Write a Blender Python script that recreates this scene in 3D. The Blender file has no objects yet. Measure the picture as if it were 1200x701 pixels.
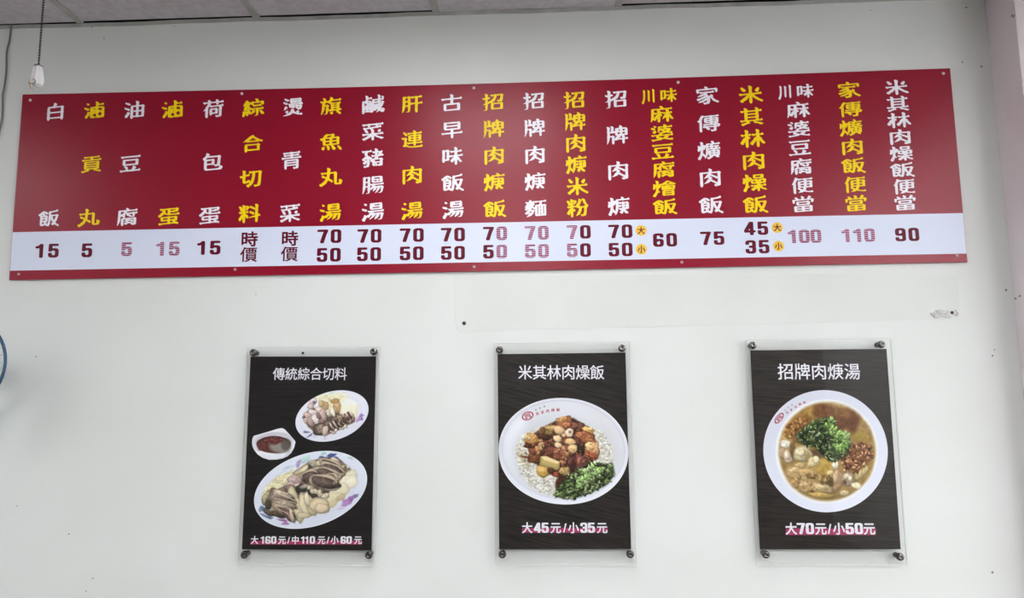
import bpy, bmesh, math, random
import numpy as np
from mathutils import Vector, Matrix, Euler

# ------------------------------------------------------------------ camera, world, lights, exposure
SC = bpy.context.scene
COL = SC.collection
CAM_POS = Vector((0.2056, -2.4501, 1.5511))
CAM_ROT = Euler((math.radians(97.374), math.radians(0.711), math.radians(2.284)), 'XYZ')
FOCAL_PX = 900.0
cam_data = bpy.data.cameras.new('camera')
cam_data.sensor_width = 36.0
cam_data.sensor_fit = 'HORIZONTAL'
cam_data.lens = 36.0 * FOCAL_PX / 1200.0
cam_data.clip_start = 0.02
cam = bpy.data.objects.new('camera', cam_data)
cam.location = CAM_POS
cam.rotation_euler = CAM_ROT
COL.objects.link(cam)
SC.camera = cam

SC.view_settings.view_transform = 'Standard'
SC.view_settings.look = 'None'
SC.view_settings.gamma = 1.0
SC.view_settings.use_curve_mapping = False
SC.view_settings.exposure = 0.11

world = bpy.data.worlds.new('world')
SC.world = world
world.use_nodes = True
world.node_tree.nodes['Background'].inputs[0].default_value = (0.75, 0.85, 1.0, 1)
world.node_tree.nodes['Background'].inputs[1].default_value = 0.15

# the square lamps in the ceiling: x, y, strength
LAMP_SPOTS = [(-2.80, -1.70, 14.5), (0.00, -1.10, 13.0), (2.60, -1.40, 7.0), (-2.75, -3.60, 2.0), (0.00, -3.40, 52.0), (3.00, -3.40, 64.0), (0.00, -5.40, 64.0), (3.00, -5.40, 72.0)]
LAMP_W, LAMP_D = 0.60, 0.60

# daylight through the window in the right-hand side wall
WINDOW = dict(x=3.38, y=-1.75, z=1.10, w=1.9, h=1.3)
_d = bpy.data.lights.new('window_daylight', 'AREA')
_d.shape = 'RECTANGLE'
_d.size, _d.size_y = WINDOW['h'], WINDOW['w']
_d.energy = 27.0
_d.color = (0.94, 0.98, 1.0)
_o = bpy.data.objects.new('window_daylight', _d)
_o.location = (WINDOW['x'], WINDOW['y'], WINDOW['z'])
_o.rotation_euler = (0, math.radians(90), 0)
COL.objects.link(_o)

# ------------------------------------------------------------------ helpers
PI = math.pi


def lin(c):
    c = np.asarray(c, float) / 255.0
    return np.where(c <= 0.04045, c / 12.92, ((c + 0.055) / 1.055) ** 2.4)


def rgba(c):
    return tuple(lin(c)) + (1.0,)


def wall_at(px, py, y=0.0):
    """World point of the photo measurement (px, py) on the plane parallel to the wall at depth y."""
    d = CAM_ROT.to_matrix() @ Vector(((px - 600) / FOCAL_PX, -(py - 350.5) / FOCAL_PX, -1.0))
    return CAM_POS + d * ((y - CAM_POS.y) / d.y)


def mat(name, color, rough=0.5, metal=0.0, spec=0.5, **kw):
    m = bpy.data.materials.new(name)
    m.use_nodes = True
    b = m.node_tree.nodes['Principled BSDF']
    b.inputs['Base Color'].default_value = rgba(color)
    b.inputs['Roughness'].default_value = rough
    b.inputs['Metallic'].default_value = metal
    b.inputs['Specular IOR Level'].default_value = spec
    for k, v in kw.items():
        b.inputs[k.replace('_', ' ')].default_value = v
    return m


def nodes(m):
    nt = m.node_tree
    return nt, nt.nodes['Principled BSDF'], nt.nodes.new, nt.links.new


def noise_color(m, c1, c2, scale, detail=3.0, stretch=(1, 1, 1), rot=(0, 0, 0), lo=0.35, hi=0.65, bump=0.0):
    """Mottle a material between two colours with noise in object space."""
    nt, b, N, L = nodes(m)
    tc = N('ShaderNodeTexCoord')
    mp = N('ShaderNodeMapping')
    mp.inputs['Scale'].default_value = stretch
    mp.inputs['Rotation'].default_value = rot
    nz = N('ShaderNodeTexNoise')
    nz.inputs['Scale'].default_value = scale
    nz.inputs['Detail'].default_value = detail
    r = N('ShaderNodeValToRGB')
    r.color_ramp.elements[0].position = lo
    r.color_ramp.elements[1].position = hi
    r.color_ramp.elements[0].color = rgba(c1)
    r.color_ramp.elements[1].color = rgba(c2)
    L(tc.outputs['Object'], mp.inputs['Vector'])
    L(mp.outputs['Vector'], nz.inputs['Vector'])
    L(nz.outputs['Fac'], r.inputs['Fac'])
    L(r.outputs['Color'], b.inputs['Base Color'])
    if bump:
        bp = N('ShaderNodeBump')
        bp.inputs['Strength'].default_value = bump
        bp.inputs['Distance'].default_value = 0.002
        L(nz.outputs['Fac'], bp.inputs['Height'])
        L(bp.outputs['Normal'], b.inputs['Normal'])
    return m


def link(name, me, materials, parent=None, kind=None):
    o = bpy.data.objects.new(name, me)
    COL.objects.link(o)
    for m in (materials if isinstance(materials, (list, tuple)) else [materials]):
        me.materials.append(m)
    if parent is not None:
        o.parent = parent
    if kind:
        o['kind'] = kind
    return o


def obj(name, bm, materials, parent=None, kind=None, smooth=False):
    me = bpy.data.meshes.new(name)
    bmesh.ops.recalc_face_normals(bm, faces=bm.faces)
    bm.to_mesh(me)
    bm.free()
    if smooth:
        me.polygons.foreach_set('use_smooth', [True] * len(me.polygons))
        me.set_sharp_from_angle(angle=math.radians(40))
    return link(name, me, materials, parent, kind)


def tag(o, label, cat, group=None):
    o['label'] = label
    o['category'] = cat
    if group:
        o['group'] = group
    return o


def thing(name, label, cat, loc, rot=(0, 0, 0), group=None):
    o = bpy.data.objects.new(name, None)
    o.empty_display_size = 0.05
    o.location = loc
    o.rotation_euler = rot
    COL.objects.link(o)
    return tag(o, label, cat, group)


def add_box(bm, x0, x1, y0, y1, z0, z1, bevel=0.0, mi=0):
    r = bmesh.ops.create_cube(bm, size=1.0)
    for v in r['verts']:
        v.co = Vector((x0 + (v.co.x + .5) * (x1 - x0), y0 + (v.co.y + .5) * (y1 - y0), z0 + (v.co.z + .5) * (z1 - z0)))
    fs = {f for v in r['verts'] for f in v.link_faces}
    for f in fs:
        f.material_index = mi
    if bevel:
        es = {e for f in fs for e in f.edges}
        bmesh.ops.bevel(bm, geom=list(es), offset=bevel, segments=2, affect='EDGES', profile=0.6)


def add_lathe(bm, prof, seg=24, M=Matrix()):
    """Revolve (r, h) pairs about local Z."""
    rings = []
    for r, h in prof:
        if r < 1e-6:
            rings.append([bm.verts.new(M @ Vector((0, 0, h)))])
        else:
            rings.append([bm.verts.new(M @ Vector((r * math.cos(2 * PI * k / seg), r * math.sin(2 * PI * k / seg), h))) for k in range(seg)])
    for a, b in zip(rings[:-1], rings[1:]):
        for k in range(seg):
            j = (k + 1) % seg
            if len(a) == 1 and len(b) == 1:
                continue
            if len(a) == 1:
                bm.faces.new((a[0], b[k], b[j]))
            elif len(b) == 1:
                bm.faces.new((a[k], a[j], b[0]))
            else:
                bm.faces.new((a[k], a[j], b[j], b[k]))


def add_tube(bm, pts, r, seg=8, closed=False, cap=True):
    pts = [Vector(p) for p in pts]
    n = len(pts)
    rings = []
    nrm = None
    for i, p in enumerate(pts):
        a = pts[i - 1] if (i > 0 or closed) else p
        b = pts[(i + 1) % n] if (i < n - 1 or closed) else p
        t = (b - a).normalized()
        if nrm is None:
            nrm = t.orthogonal().normalized()
        nrm = (nrm - t * nrm.dot(t)).normalized()
        bn = t.cross(nrm)
        rr = r[i] if isinstance(r, (list, tuple)) else r
        rings.append([bm.verts.new(p + (nrm * math.cos(2 * PI * k / seg) + bn * math.sin(2 * PI * k / seg)) * rr) for k in range(seg)])
    for i in range(n if closed else n - 1):
        A, B = rings[i], rings[(i + 1) % n]
        for k in range(seg):
            j = (k + 1) % seg
            bm.faces.new((A[k], A[j], B[j], B[k]))
    if cap and not closed:
        bm.faces.new(rings[0][::-1])
        bm.faces.new(rings[-1])


FACING = Matrix.Rotation(PI / 2, 4, 'X')       # lathe axis +Z turned to face -Y (towards the room)

# ------------------------------------------------------------------ lettering outlines
# every outline below is a list of x, z pairs in 1/250 em (offset by 50), one row per character, in this order
GLYPH_KEYS = (['d' + c for c in '01345679'] + ['b' + c for c in '白飯滷貢丸油豆腐蛋荷包綜合切料燙青菜旗魚湯鹹豬腸肝連肉古早味招牌焿麵米粉川麻婆燴家傳爌其林燥便當']
              + ['t' + c for c in '傳統綜合切料米其林肉燥飯招牌焿湯'] + ['h' + c for c in '大中小元/'] + ['m' + c for c in '時價'] + ['b吳'])
GLYPH_DATA = [
[[94,51,75,58,63,68,55,82,51,98,51,251,53,263,57,273,67,286,80,295,89,298,109,300,145,300,162,298,175,292,187,282,194,270,198,256,199,103,197,89,193,77,186,67,180,61,170,55,154,50],[117,94,133,93,136,96,143,104,146,113,146,236,139,251,131,257,116,256,109,249,105,238,105,111,110,100]],
[[133,50,119,54,114,62,113,223,91,218,73,218,64,221,59,225,56,231,56,248,58,254,64,259,98,270,112,286,119,296,127,299,145,300,160,297,165,292,167,284,167,67,165,58,159,52,147,49]],
[[93,51,74,58,65,65,58,73,54,81,51,94,51,128,56,135,62,138,75,139,92,138,98,136,103,130,105,107,113,95,117,93,133,93,141,99,146,110,146,145,144,150,137,156,116,156,103,160,98,171,98,183,101,192,108,198,137,199,144,202,146,207,146,242,141,251,135,256,117,257,111,254,105,246,105,229,100,218,88,214,61,215,53,220,51,226,51,258,53,268,60,281,69,290,88,298,105,300,141,300,163,298,178,291,188,283,194,274,198,262,199,192,195,176,199,159,199,97,198,89,189,68,180,60,168,54,154,50]],
[[147,50,133,54,129,60,127,98,68,98,60,100,52,103,48,112,48,139,50,147,121,293,124,296,132,299,160,300,170,299,176,296,182,286,182,143,184,141,196,141,206,136,209,129,209,112,207,106,204,102,197,99,182,97,182,64,178,55,169,50],[112,142,126,141,128,143,128,174,119,158]],
[[93,51,80,55,71,59,65,65,57,75,51,94,52,130,57,136,63,138,85,139,95,137,103,129,105,108,109,100,117,93,134,94,141,99,146,109,146,159,141,170,132,176,116,176,108,171,102,163,92,159,68,159,59,162,55,166,53,173,53,196,55,274,57,291,60,295,65,298,78,300,173,300,185,298,192,292,194,285,194,272,190,262,179,257,110,257,109,255,108,221,110,219,146,219,163,217,180,209,191,196,197,184,199,172,199,97,195,80,189,69,181,61,165,53,154,50]],
[[93,51,78,56,65,65,55,80,51,94,51,258,53,268,60,281,69,290,88,298,105,300,144,300,167,297,176,293,186,287,196,273,199,261,199,236,196,226,190,222,177,219,155,222,150,224,147,229,146,246,142,252,133,257,117,257,108,251,105,244,105,197,107,196,161,196,175,192,190,182,197,169,199,159,199,97,198,89,189,68,180,60,168,54,154,50],[116,94,134,94,141,99,144,106,146,110,146,146,142,151,137,154,132,154,105,140,105,108,109,100]],
[[110,50,100,52,93,57,90,69,91,81,125,218,137,256,133,257,63,257,56,259,51,264,48,270,48,287,51,294,55,297,69,300,178,300,189,299,196,296,200,291,202,283,202,274,176,195,143,60,138,53,133,51]],
[[93,51,72,58,64,64,57,71,51,87,52,121,57,127,69,130,86,130,95,128,100,125,103,120,105,103,108,97,115,93,134,94,141,98,146,108,146,152,143,154,85,155,69,161,59,170,53,180,51,190,51,256,53,266,58,276,67,287,74,292,88,298,105,300,144,300,166,297,179,290,189,281,196,268,199,254,199,96,198,87,195,77,189,67,183,62,171,55,154,50],[111,197,120,197,146,211,145,241,141,251,133,257,115,256,106,246,105,241,105,204]],
[[92,18,86,23,83,27,79,51,79,77,80,86,78,99,78,121,80,197,82,205,85,210,95,215,109,215,143,220,153,251,151,264,154,269,161,271,168,270,178,266,185,260,191,250,191,240,180,233,178,227,179,223,238,225,253,234,273,219,276,214,270,198,272,142,270,116,271,60,269,43,266,39,258,32,251,32,243,39,240,52,238,53,115,43,111,40,109,29,107,25,99,18],[113,64,150,65,237,74,239,87,239,128,235,130,207,128,114,119,113,117,112,92,111,79],[113,141,152,142,237,151,238,154,239,205,231,207,176,201,165,196,145,198,112,195,111,192,111,158]],
[[286,33,277,36,250,57,241,61,238,60,235,52,229,49,220,50,212,55,207,63,205,71,212,83,219,90,220,93,213,103,199,130,197,127,196,114,188,67,182,46,176,37,170,35,160,36,142,43,130,52,110,41,88,37,79,40,72,47,70,58,69,148,70,171,69,173,59,176,52,183,48,192,50,200,53,204,63,207,74,223,83,227,96,241,105,246,120,245,139,239,150,231,165,214,165,212,160,204,151,200,142,202,130,209,116,223,111,217,126,202,130,188,132,187,139,190,146,188,153,184,158,176,159,169,158,156,159,140,157,123,159,107,157,102,152,97,139,96,146,85,150,72,157,65,163,83,168,113,168,159,171,182,169,230,172,239,176,243,181,245,194,243,237,252,249,257,267,271,272,272,281,253,278,244,266,239,203,224,199,217,197,200,198,197,202,195,218,195,256,197,268,204,288,189,288,186,282,171,276,146,269,122,263,106,253,89,271,68,288,62,295,54,298,46,297,39,293,35],[98,65,107,66,119,73,118,79,109,96,101,95,99,93],[100,114,110,114,127,117,130,121,130,133,127,134,100,131,99,126],[234,121,237,123,247,147,254,173,253,180,218,176,215,174,229,128],[99,150,128,152,130,154,131,164,129,165,119,162,109,164,98,164,97,161],[82,183,98,184,100,187,98,193,95,195,86,190,81,186]],
[[79,29,74,33,71,38,69,56,74,66,81,75,85,88,94,101,95,108,93,119,95,124,104,127,112,125,122,120,125,121,126,181,129,187,136,193,161,194,175,201,185,198,188,199,190,214,188,250,183,262,185,270,195,273,210,267,221,255,223,242,225,241,250,243,269,255,273,255,282,235,278,226,274,224,253,224,221,221,219,218,218,206,219,201,222,200,251,204,272,202,281,198,288,189,289,67,288,57,285,51,276,46,256,47,247,42,233,43,221,38,207,41,191,42,178,40,175,36,169,34,162,34,153,38,141,36,133,41,127,50,125,57,126,81,124,90,120,86,116,73,107,61,99,40,88,31],[170,61,186,60,199,64,199,69,193,82,195,91,184,102,175,95,163,95,166,87,166,79,163,74,156,70,155,67,156,65,165,64],[234,70,238,70,245,76,257,77,257,108,256,112,233,124,230,116,219,103,216,91,227,81],[183,118,187,119,188,123,181,129,177,130,176,128],[99,144,91,146,81,155,70,157,62,164,58,170,56,177,59,185,69,186,81,179,101,175,109,170,119,157,110,146],[254,145,257,145,257,148,257,178,256,181,220,179,213,174,221,162,224,150,230,148,236,151,243,151],[191,149,192,150,191,154,181,170,170,174,157,174,155,172,156,166,168,165,175,163],[97,218,89,223,83,232,81,241,86,247,92,247,106,243,115,234,115,228,107,219]],
[[79,18,71,21,64,29,62,37,64,44,71,45,82,42,95,50,107,53,119,63,117,64,106,63,98,66,93,72,90,80,88,104,90,120,90,164,92,170,96,175,102,177,115,176,225,184,234,186,245,192,266,177,267,173,262,160,262,85,258,78,254,75,241,70,229,71,228,69,259,60,276,67,285,49,285,45,282,41,277,38,265,39,229,50,212,53,204,58,196,70,179,69,172,67,165,67,153,65,150,50,144,43,119,35,107,29,90,23,84,18],[118,82,120,81,130,87,138,87,147,84,195,89,205,94,214,94,221,92,232,99,233,102,229,105,121,95,118,93],[118,114,154,116,230,124,232,126,232,134,229,136,199,134,121,126,118,125,117,121],[118,146,154,147,230,155,232,157,233,165,231,167,223,168,125,158,121,156,118,152,117,149],[77,178,69,182,63,192,62,199,67,205,87,203,139,207,158,210,160,214,161,227,156,230,115,226,111,225,105,219,96,220,89,225,84,235,85,243,91,246,99,244,109,244,153,247,160,248,169,252,184,251,225,254,236,256,257,267,266,247,260,239,192,233,189,230,188,214,191,213,205,213,252,218,275,230,278,228,285,211,281,203,274,200,239,199,191,194,181,189,161,191,109,187,91,184,85,178]],
[[71,12,61,17,54,25,51,34,52,41,58,47,70,49,77,59,85,65,103,88,114,99,117,107,118,117,117,121,107,126,96,125,85,130,75,142,74,149,75,154,82,161,92,160,126,140,128,142,132,155,134,179,133,182,131,183,100,180,95,178,90,171,82,171,73,176,68,182,65,190,65,197,67,200,72,203,90,200,135,205,138,218,138,231,132,260,137,267,143,268,149,267,162,260,170,252,173,245,174,238,169,231,168,224,168,211,170,208,174,207,211,211,218,215,224,216,235,212,243,202,245,194,243,120,243,76,245,62,259,61,265,65,268,90,265,99,265,106,267,110,271,112,283,112,294,106,303,96,306,83,302,75,297,54,288,44,278,42,240,40,234,40,225,44,219,51,214,64,211,189,207,190,171,187,166,180,160,123,173,112,196,98,202,87,201,76,197,72,191,70,182,72,175,77,161,90,148,95,137,76,134,65,117,44,109,38,103,31,89,25,86,18,83,14,78,12]],
[[147,22,141,25,137,32,134,61,134,145,136,195,141,203,149,207,171,208,193,212,195,233,193,250,189,260,189,265,192,271,202,273,216,267,227,254,229,246,225,237,224,226,226,214,236,214,257,216,269,223,291,205,291,201,285,187,287,117,285,62,281,54,275,51,258,52,230,50,214,44,199,47,168,45,165,42,162,29,154,22],[86,35,80,38,76,45,75,58,76,64,94,94,97,101,96,108,98,114,105,118,114,118,120,115,127,108,131,99,131,94,117,73,111,56,105,45,93,37],[168,65,188,65,193,67,196,101,193,119,171,119,167,116,165,104,166,67],[226,69,244,70,257,72,256,116,254,125,229,124,226,122,224,94],[115,134,105,138,90,150,82,152,74,157,67,168,68,179,73,182,78,181,96,170,112,167,121,162,127,152,128,142,124,136],[168,138,190,138,193,141,196,167,193,190,172,189,165,187,165,145],[226,143,244,143,255,146,257,191,256,195,233,195,226,192,224,165],[114,210,102,216,96,222,87,225,79,231,73,243,76,252,86,253,97,245,114,242,126,235,130,229,135,225,135,223,126,212,120,210]],
[[75,22,67,26,60,36,58,45,62,51,67,52,75,50,89,50,119,52,127,55,122,65,120,77,109,91,106,98,107,107,112,111,121,111,129,108,135,104,143,95,145,90,146,79,149,69,148,56,187,61,191,67,195,83,200,94,198,108,203,112,209,114,218,112,225,108,233,100,238,92,238,83,230,75,224,65,225,63,255,65,277,79,279,77,287,58,284,49,276,46,229,43,218,41,209,37,195,39,120,34,90,30,83,22],[106,113,100,115,94,119,90,125,87,132,87,184,90,192,94,196,101,199,112,198,223,208,231,209,242,216,265,197,260,184,260,138,258,132,252,126,116,116],[119,136,226,146,228,150,227,188,222,189,119,179,117,175],[80,213,70,220,64,230,64,239,69,244,84,241,95,242,247,256,254,257,271,268,274,266,282,246,278,239,274,236,193,231,95,221,88,213]],
[[121,23,116,27,111,40,109,64,111,118,114,124,118,127,136,130,129,141,127,152,117,151,105,156,103,142,102,103,95,73,81,42,73,30,70,29,68,31,72,76,72,108,75,151,75,219,78,229,83,234,89,236,106,236,164,242,165,247,158,263,161,268,166,271,173,271,180,268,190,261,198,246,208,245,257,250,277,261,280,261,289,241,283,233,212,228,198,226,186,220,172,222,169,221,173,207,179,205,224,209,242,217,258,213,276,223,279,223,286,207,287,201,281,194,265,195,262,193,257,164,250,151,241,147,210,147,204,149,189,160,178,162,171,167,165,176,164,188,160,193,156,190,154,181,153,142,146,131,174,133,186,138,200,136,218,135,249,139,258,143,269,140,275,134,278,125,277,60,273,45,263,39,248,39,236,36,230,38,224,43,218,57,196,63,177,50,173,43,170,40,163,41,151,46,147,49,146,54,149,66,162,72,174,83,172,84,143,81,143,85,157,99,163,109,161,112,140,111,137,108,139,58,137,34,129,24],[245,67,248,67,249,68,249,82,248,85,242,82,229,82,219,86,211,93,201,96,196,95,187,87,188,85,200,83,221,76,231,79],[246,100,248,99,249,101,247,119,216,119,206,116,207,114,210,112,231,111],[223,156,229,157,234,161,234,172,231,190,212,190,191,186,192,184,196,181,207,179,215,174,221,166],[104,185,112,184,124,188,139,212,139,219,136,220,105,217,104,213]],
[[79,22,70,27,64,34,62,43,66,50,70,51,81,49,157,57,161,61,162,70,162,78,160,80,102,76,97,76,90,80,87,85,84,92,84,120,87,127,92,132,99,134,111,133,159,139,166,143,172,145,184,141,237,144,251,152,272,135,272,131,267,120,268,101,265,92,258,86,245,87,243,84,250,75,273,67,285,54,277,42,270,40,264,41,252,48,242,45,232,47,214,46,193,44,179,38,167,39,135,37,92,31,85,23],[191,62,219,65,223,67,224,69,218,76,214,85,193,84,190,82,189,71,189,65],[112,95,159,100,161,103,162,118,156,120,112,116,111,112,111,98],[191,102,212,103,218,108,224,110,236,108,238,117,238,126,232,127,192,123,190,120,189,110,189,104],[71,129,64,133,58,139,55,146,55,153,59,158,69,162,74,170,92,192,100,199,103,214,100,224,94,218,91,217,84,219,78,223,72,236,72,241,76,245,81,246,91,243,116,244,161,249,171,253,183,251,248,256,261,263,266,261,283,247,283,242,272,219,268,212,261,207,254,206,247,210,243,204,236,201,191,199,189,196,188,184,190,180,203,179,258,185,266,192,281,200,292,180,291,174,287,170,276,167,204,163,187,161,177,157,162,163,142,166,121,175,106,156,97,147,88,142,83,131,79,129],[154,182,159,182,161,189,159,210,161,229,150,230,128,228,127,226,134,218,139,208,138,203,133,198,133,195,145,185],[189,216,214,218,235,231,238,230,244,218,248,237,237,238,191,233,189,230,188,223]],
[[101,19,97,21,93,26,89,39,88,118,85,119,71,112,68,114,73,128,77,134,83,139,92,165,109,196,114,215,107,216,92,214,85,206,77,206,70,210,63,218,61,226,63,233,69,236,86,233,114,236,115,243,111,257,113,262,118,265,127,265,138,259,145,252,151,240,153,239,201,244,202,251,198,265,200,270,205,273,214,273,225,267,232,260,238,248,240,247,257,249,275,261,279,261,288,241,284,233,280,230,236,228,234,226,231,209,222,199,217,198,213,200,206,209,204,223,194,224,148,220,146,213,144,193,146,191,155,188,234,194,245,200,258,199,276,210,280,209,288,189,284,181,271,178,270,176,268,127,268,58,263,44,255,38,230,35,225,29,219,28,209,32,204,38,201,46,201,53,205,57,209,58,225,55,235,57,237,60,239,74,239,131,237,174,229,175,175,170,164,168,159,163,153,161,145,164,133,175,120,154,117,138,118,125,117,33,115,27,109,21],[147,53,142,56,137,62,133,91,135,135,138,143,148,148,188,150,205,156,211,155,219,151,225,144,228,133,226,91,222,82,213,77,200,78,166,74,160,60,153,54],[166,94,192,95,197,98,196,128,195,131,175,130,164,128,164,97]],
[[114,30,101,38,97,45,94,54,92,108,93,158,91,165,79,177,77,187,80,198,89,205,105,223,113,247,112,257,113,263,119,267,127,267,137,262,147,253,151,246,152,239,149,233,140,230,140,227,141,225,238,232,246,234,256,240,259,240,279,223,273,206,270,127,263,102,273,101,282,98,292,90,298,81,299,71,294,65,287,50,281,45,275,43],[137,52,149,51,216,57,250,63,253,65,262,79,259,93,258,94,250,90,236,91,230,84,223,83,217,85,211,91,203,106,193,103,181,107,170,107,128,103,125,101,123,95,123,61,128,54],[221,111,229,112,233,118,236,130,241,176,242,213,233,213,152,205,136,205,120,198,112,185,113,181,117,180,173,183,185,190,193,189,201,185,206,178,208,170,208,114],[125,123,146,124,167,126,174,128,177,136,176,163,170,165,126,159,123,150,123,126]],
[[63,22,58,25,53,38,60,75,56,89,56,95,59,99,65,101,82,96,86,103,73,109,68,116,67,123,72,146,85,158,75,161,68,165,65,170,63,178,68,197,91,242,105,249,110,249,115,244,119,229,133,226,145,217,150,228,157,233,165,233,175,230,201,232,204,236,205,241,194,256,192,266,196,273,204,274,216,270,224,264,230,255,236,236,255,237,271,243,279,240,285,235,291,223,289,201,286,195,278,189,271,189,265,194,262,200,260,216,258,218,238,217,229,211,223,210,210,213,188,212,181,211,179,207,177,192,186,187,204,187,233,190,254,203,257,203,265,182,263,176,258,172,205,168,198,167,191,160,186,159,175,165,167,180,160,181,154,185,147,199,139,191,127,170,141,155,146,142,154,143,163,140,203,142,210,147,216,149,230,145,257,147,277,160,281,159,289,139,284,130,246,127,236,125,235,92,231,69,228,52,223,43,215,39,190,37,187,38,189,43,205,48,208,52,208,70,204,98,204,117,203,122,201,123,180,121,175,119,191,110,195,104,197,96,195,88,180,74,152,54,149,56,150,62,142,57,133,58,127,63,124,71,122,72,121,69,122,44,118,38,110,34,104,35,97,41,94,50,94,63,92,66,91,66,79,27,69,22],[274,58,263,63,255,74,253,87,245,99,244,105,245,112,250,117,258,119,268,114,275,106,278,98,288,91,294,82,296,72,293,64,285,58],[152,72,154,74,163,101,163,109,162,112,148,121,140,114,127,113,144,101,149,90],[107,100,110,101,109,110,96,109,92,106],[107,132,116,134,116,139,113,144,106,137]],
[[105,18,101,21,95,28,91,58,92,113,95,121,100,126,107,128,227,136,241,145,247,142,265,127,265,124,259,110,259,58,254,48,246,46,237,48,223,48,126,38,118,24,112,18],[127,61,227,67,229,71,228,116,221,118,126,108,124,105,124,69],[76,154,74,156,74,159,98,183,106,197,122,207,127,215,152,241,163,245,170,251,180,257,185,257,190,254,195,238,204,231,216,227,229,214,243,207,253,200,283,190,289,184,291,177,291,172,289,169,279,165,269,166,253,175,246,165,238,161,218,164,155,159,123,154,115,156,106,162],[139,178,153,177,209,183,216,185,218,192,216,194,201,200,191,212,182,219,160,195,152,188,142,184,138,180]],
[[145,24,138,27,130,35,127,43,126,50,131,57,139,60,148,67,158,84,159,88,151,90,127,79,104,74,99,74,93,77,87,84,83,93,82,151,73,147,66,149,56,157,52,164,51,172,55,178,59,179,68,177,79,178,82,181,83,219,82,232,78,244,79,249,82,252,88,254,96,253,107,247,116,236,119,227,114,215,114,194,115,192,129,196,151,212,161,191,160,184,156,179,116,169,113,132,114,105,115,101,133,111,139,121,145,124,157,122,172,109,180,134,187,172,188,218,185,220,181,220,176,213,173,212,167,212,161,215,154,222,150,230,150,236,153,241,161,243,170,239,180,239,188,240,198,246,215,243,254,247,260,246,272,253,275,253,294,239,296,234,291,222,289,211,287,142,283,78,275,51,270,45,261,41,239,38,234,31,230,30,224,30,217,34,212,39,209,47,208,55,213,61,218,61,234,57,243,62,251,90,255,124,259,225,257,226,226,223,221,221,220,216,220,197,214,140,203,93,195,74,184,56,163,39,160,30,157,26,153,24]],
[[107,18,100,25,96,34,94,82,92,82,89,71,83,63,80,54,74,49,67,47,61,48,57,52,54,60,54,75,58,87,68,102,73,116,82,130,90,136,91,142,91,149,88,150,85,149,82,144,78,141,72,141,65,144,56,154,54,161,55,166,56,169,60,171,73,169,90,169,93,170,94,173,92,175,86,172,81,173,71,181,64,208,51,233,51,241,56,245,65,246,82,237,89,227,93,208,95,227,94,241,90,249,90,255,92,260,97,262,106,262,114,259,129,245,136,253,141,254,150,252,163,244,171,232,172,242,175,247,180,250,188,250,198,244,206,236,223,230,233,220,235,225,234,254,230,265,230,272,233,276,238,277,246,277,255,273,265,264,270,253,269,247,266,240,265,223,266,139,268,137,281,146,283,146,293,122,292,117,288,113,268,111,266,108,265,60,262,38,255,31,249,30,243,32,237,41,236,48,235,96,233,99,164,88,159,91,153,84,146,82,136,87,130,102,127,104,125,101,124,29,121,24,115,19],[161,94,233,122,234,201,233,203,223,199,214,201,197,215,183,219,172,231,169,222,162,217,143,189,134,183,132,185,131,192,133,233,132,236,127,228,125,221,126,175,128,173,131,174,152,186,162,164,158,157,154,154,138,155,128,153,125,150,125,142,128,140,133,142,151,127,159,106],[215,132,206,135,193,145,183,148,176,153,169,166,170,173,173,178,179,181,189,179,201,170,216,164,222,158,227,149,227,140,222,133]],
[[67,26,66,28,67,31,93,43,117,59,104,62,95,68,90,80,93,90,113,99,120,97,122,92,123,72,121,63,124,63,129,66,132,72,154,97,156,105,155,117,157,120,162,122,175,120,185,113,192,103,192,91,201,85,209,75,220,69,222,70,216,78,214,86,217,94,225,98,244,98,247,94,248,75,242,64,258,63,277,73,286,53,285,47,279,43,270,42,236,46,188,60,181,65,175,71,168,60,156,48,147,45,134,38,101,29],[73,103,71,107,78,130,79,140,84,149,89,153,95,154,101,153,108,149,112,143,114,136,109,125,86,109],[239,107,229,114,222,124,215,126,209,129,206,136,206,151,199,149,190,130,178,124,173,125,169,129,165,143,159,135,149,133,138,139,133,145,130,153,131,163,123,174,121,185,127,190,146,188,152,192,143,203,140,213,139,243,142,252,146,257,153,259,170,258,241,263,253,270,275,253,276,250,271,238,271,208,272,207,279,210,281,209,289,189,287,184,283,180,268,180,266,179,282,165,283,161,277,147,274,128,269,119,263,115,251,113,245,108],[237,135,241,134,245,142,248,150,247,154,241,153,239,151,235,139],[187,169,207,169,212,171,216,175,182,172,182,170],[228,173,251,173,256,178,254,179,229,177,223,175],[99,175,92,177,83,184,74,186,67,192,62,202,62,208,64,211,72,213,83,208,101,204,118,190,119,188,111,178],[170,192,215,194,247,198,234,200,198,197,170,194,168,192],[178,214,184,214,187,217,178,217],[210,217,233,219,238,221,232,222,216,221,209,220],[111,218,104,221,96,228,86,231,81,236,76,246,76,252,78,256,87,257,96,251,115,247,133,232,133,231,124,220,119,218],[174,236,221,240,239,243,233,244,201,242,175,238]],
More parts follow.
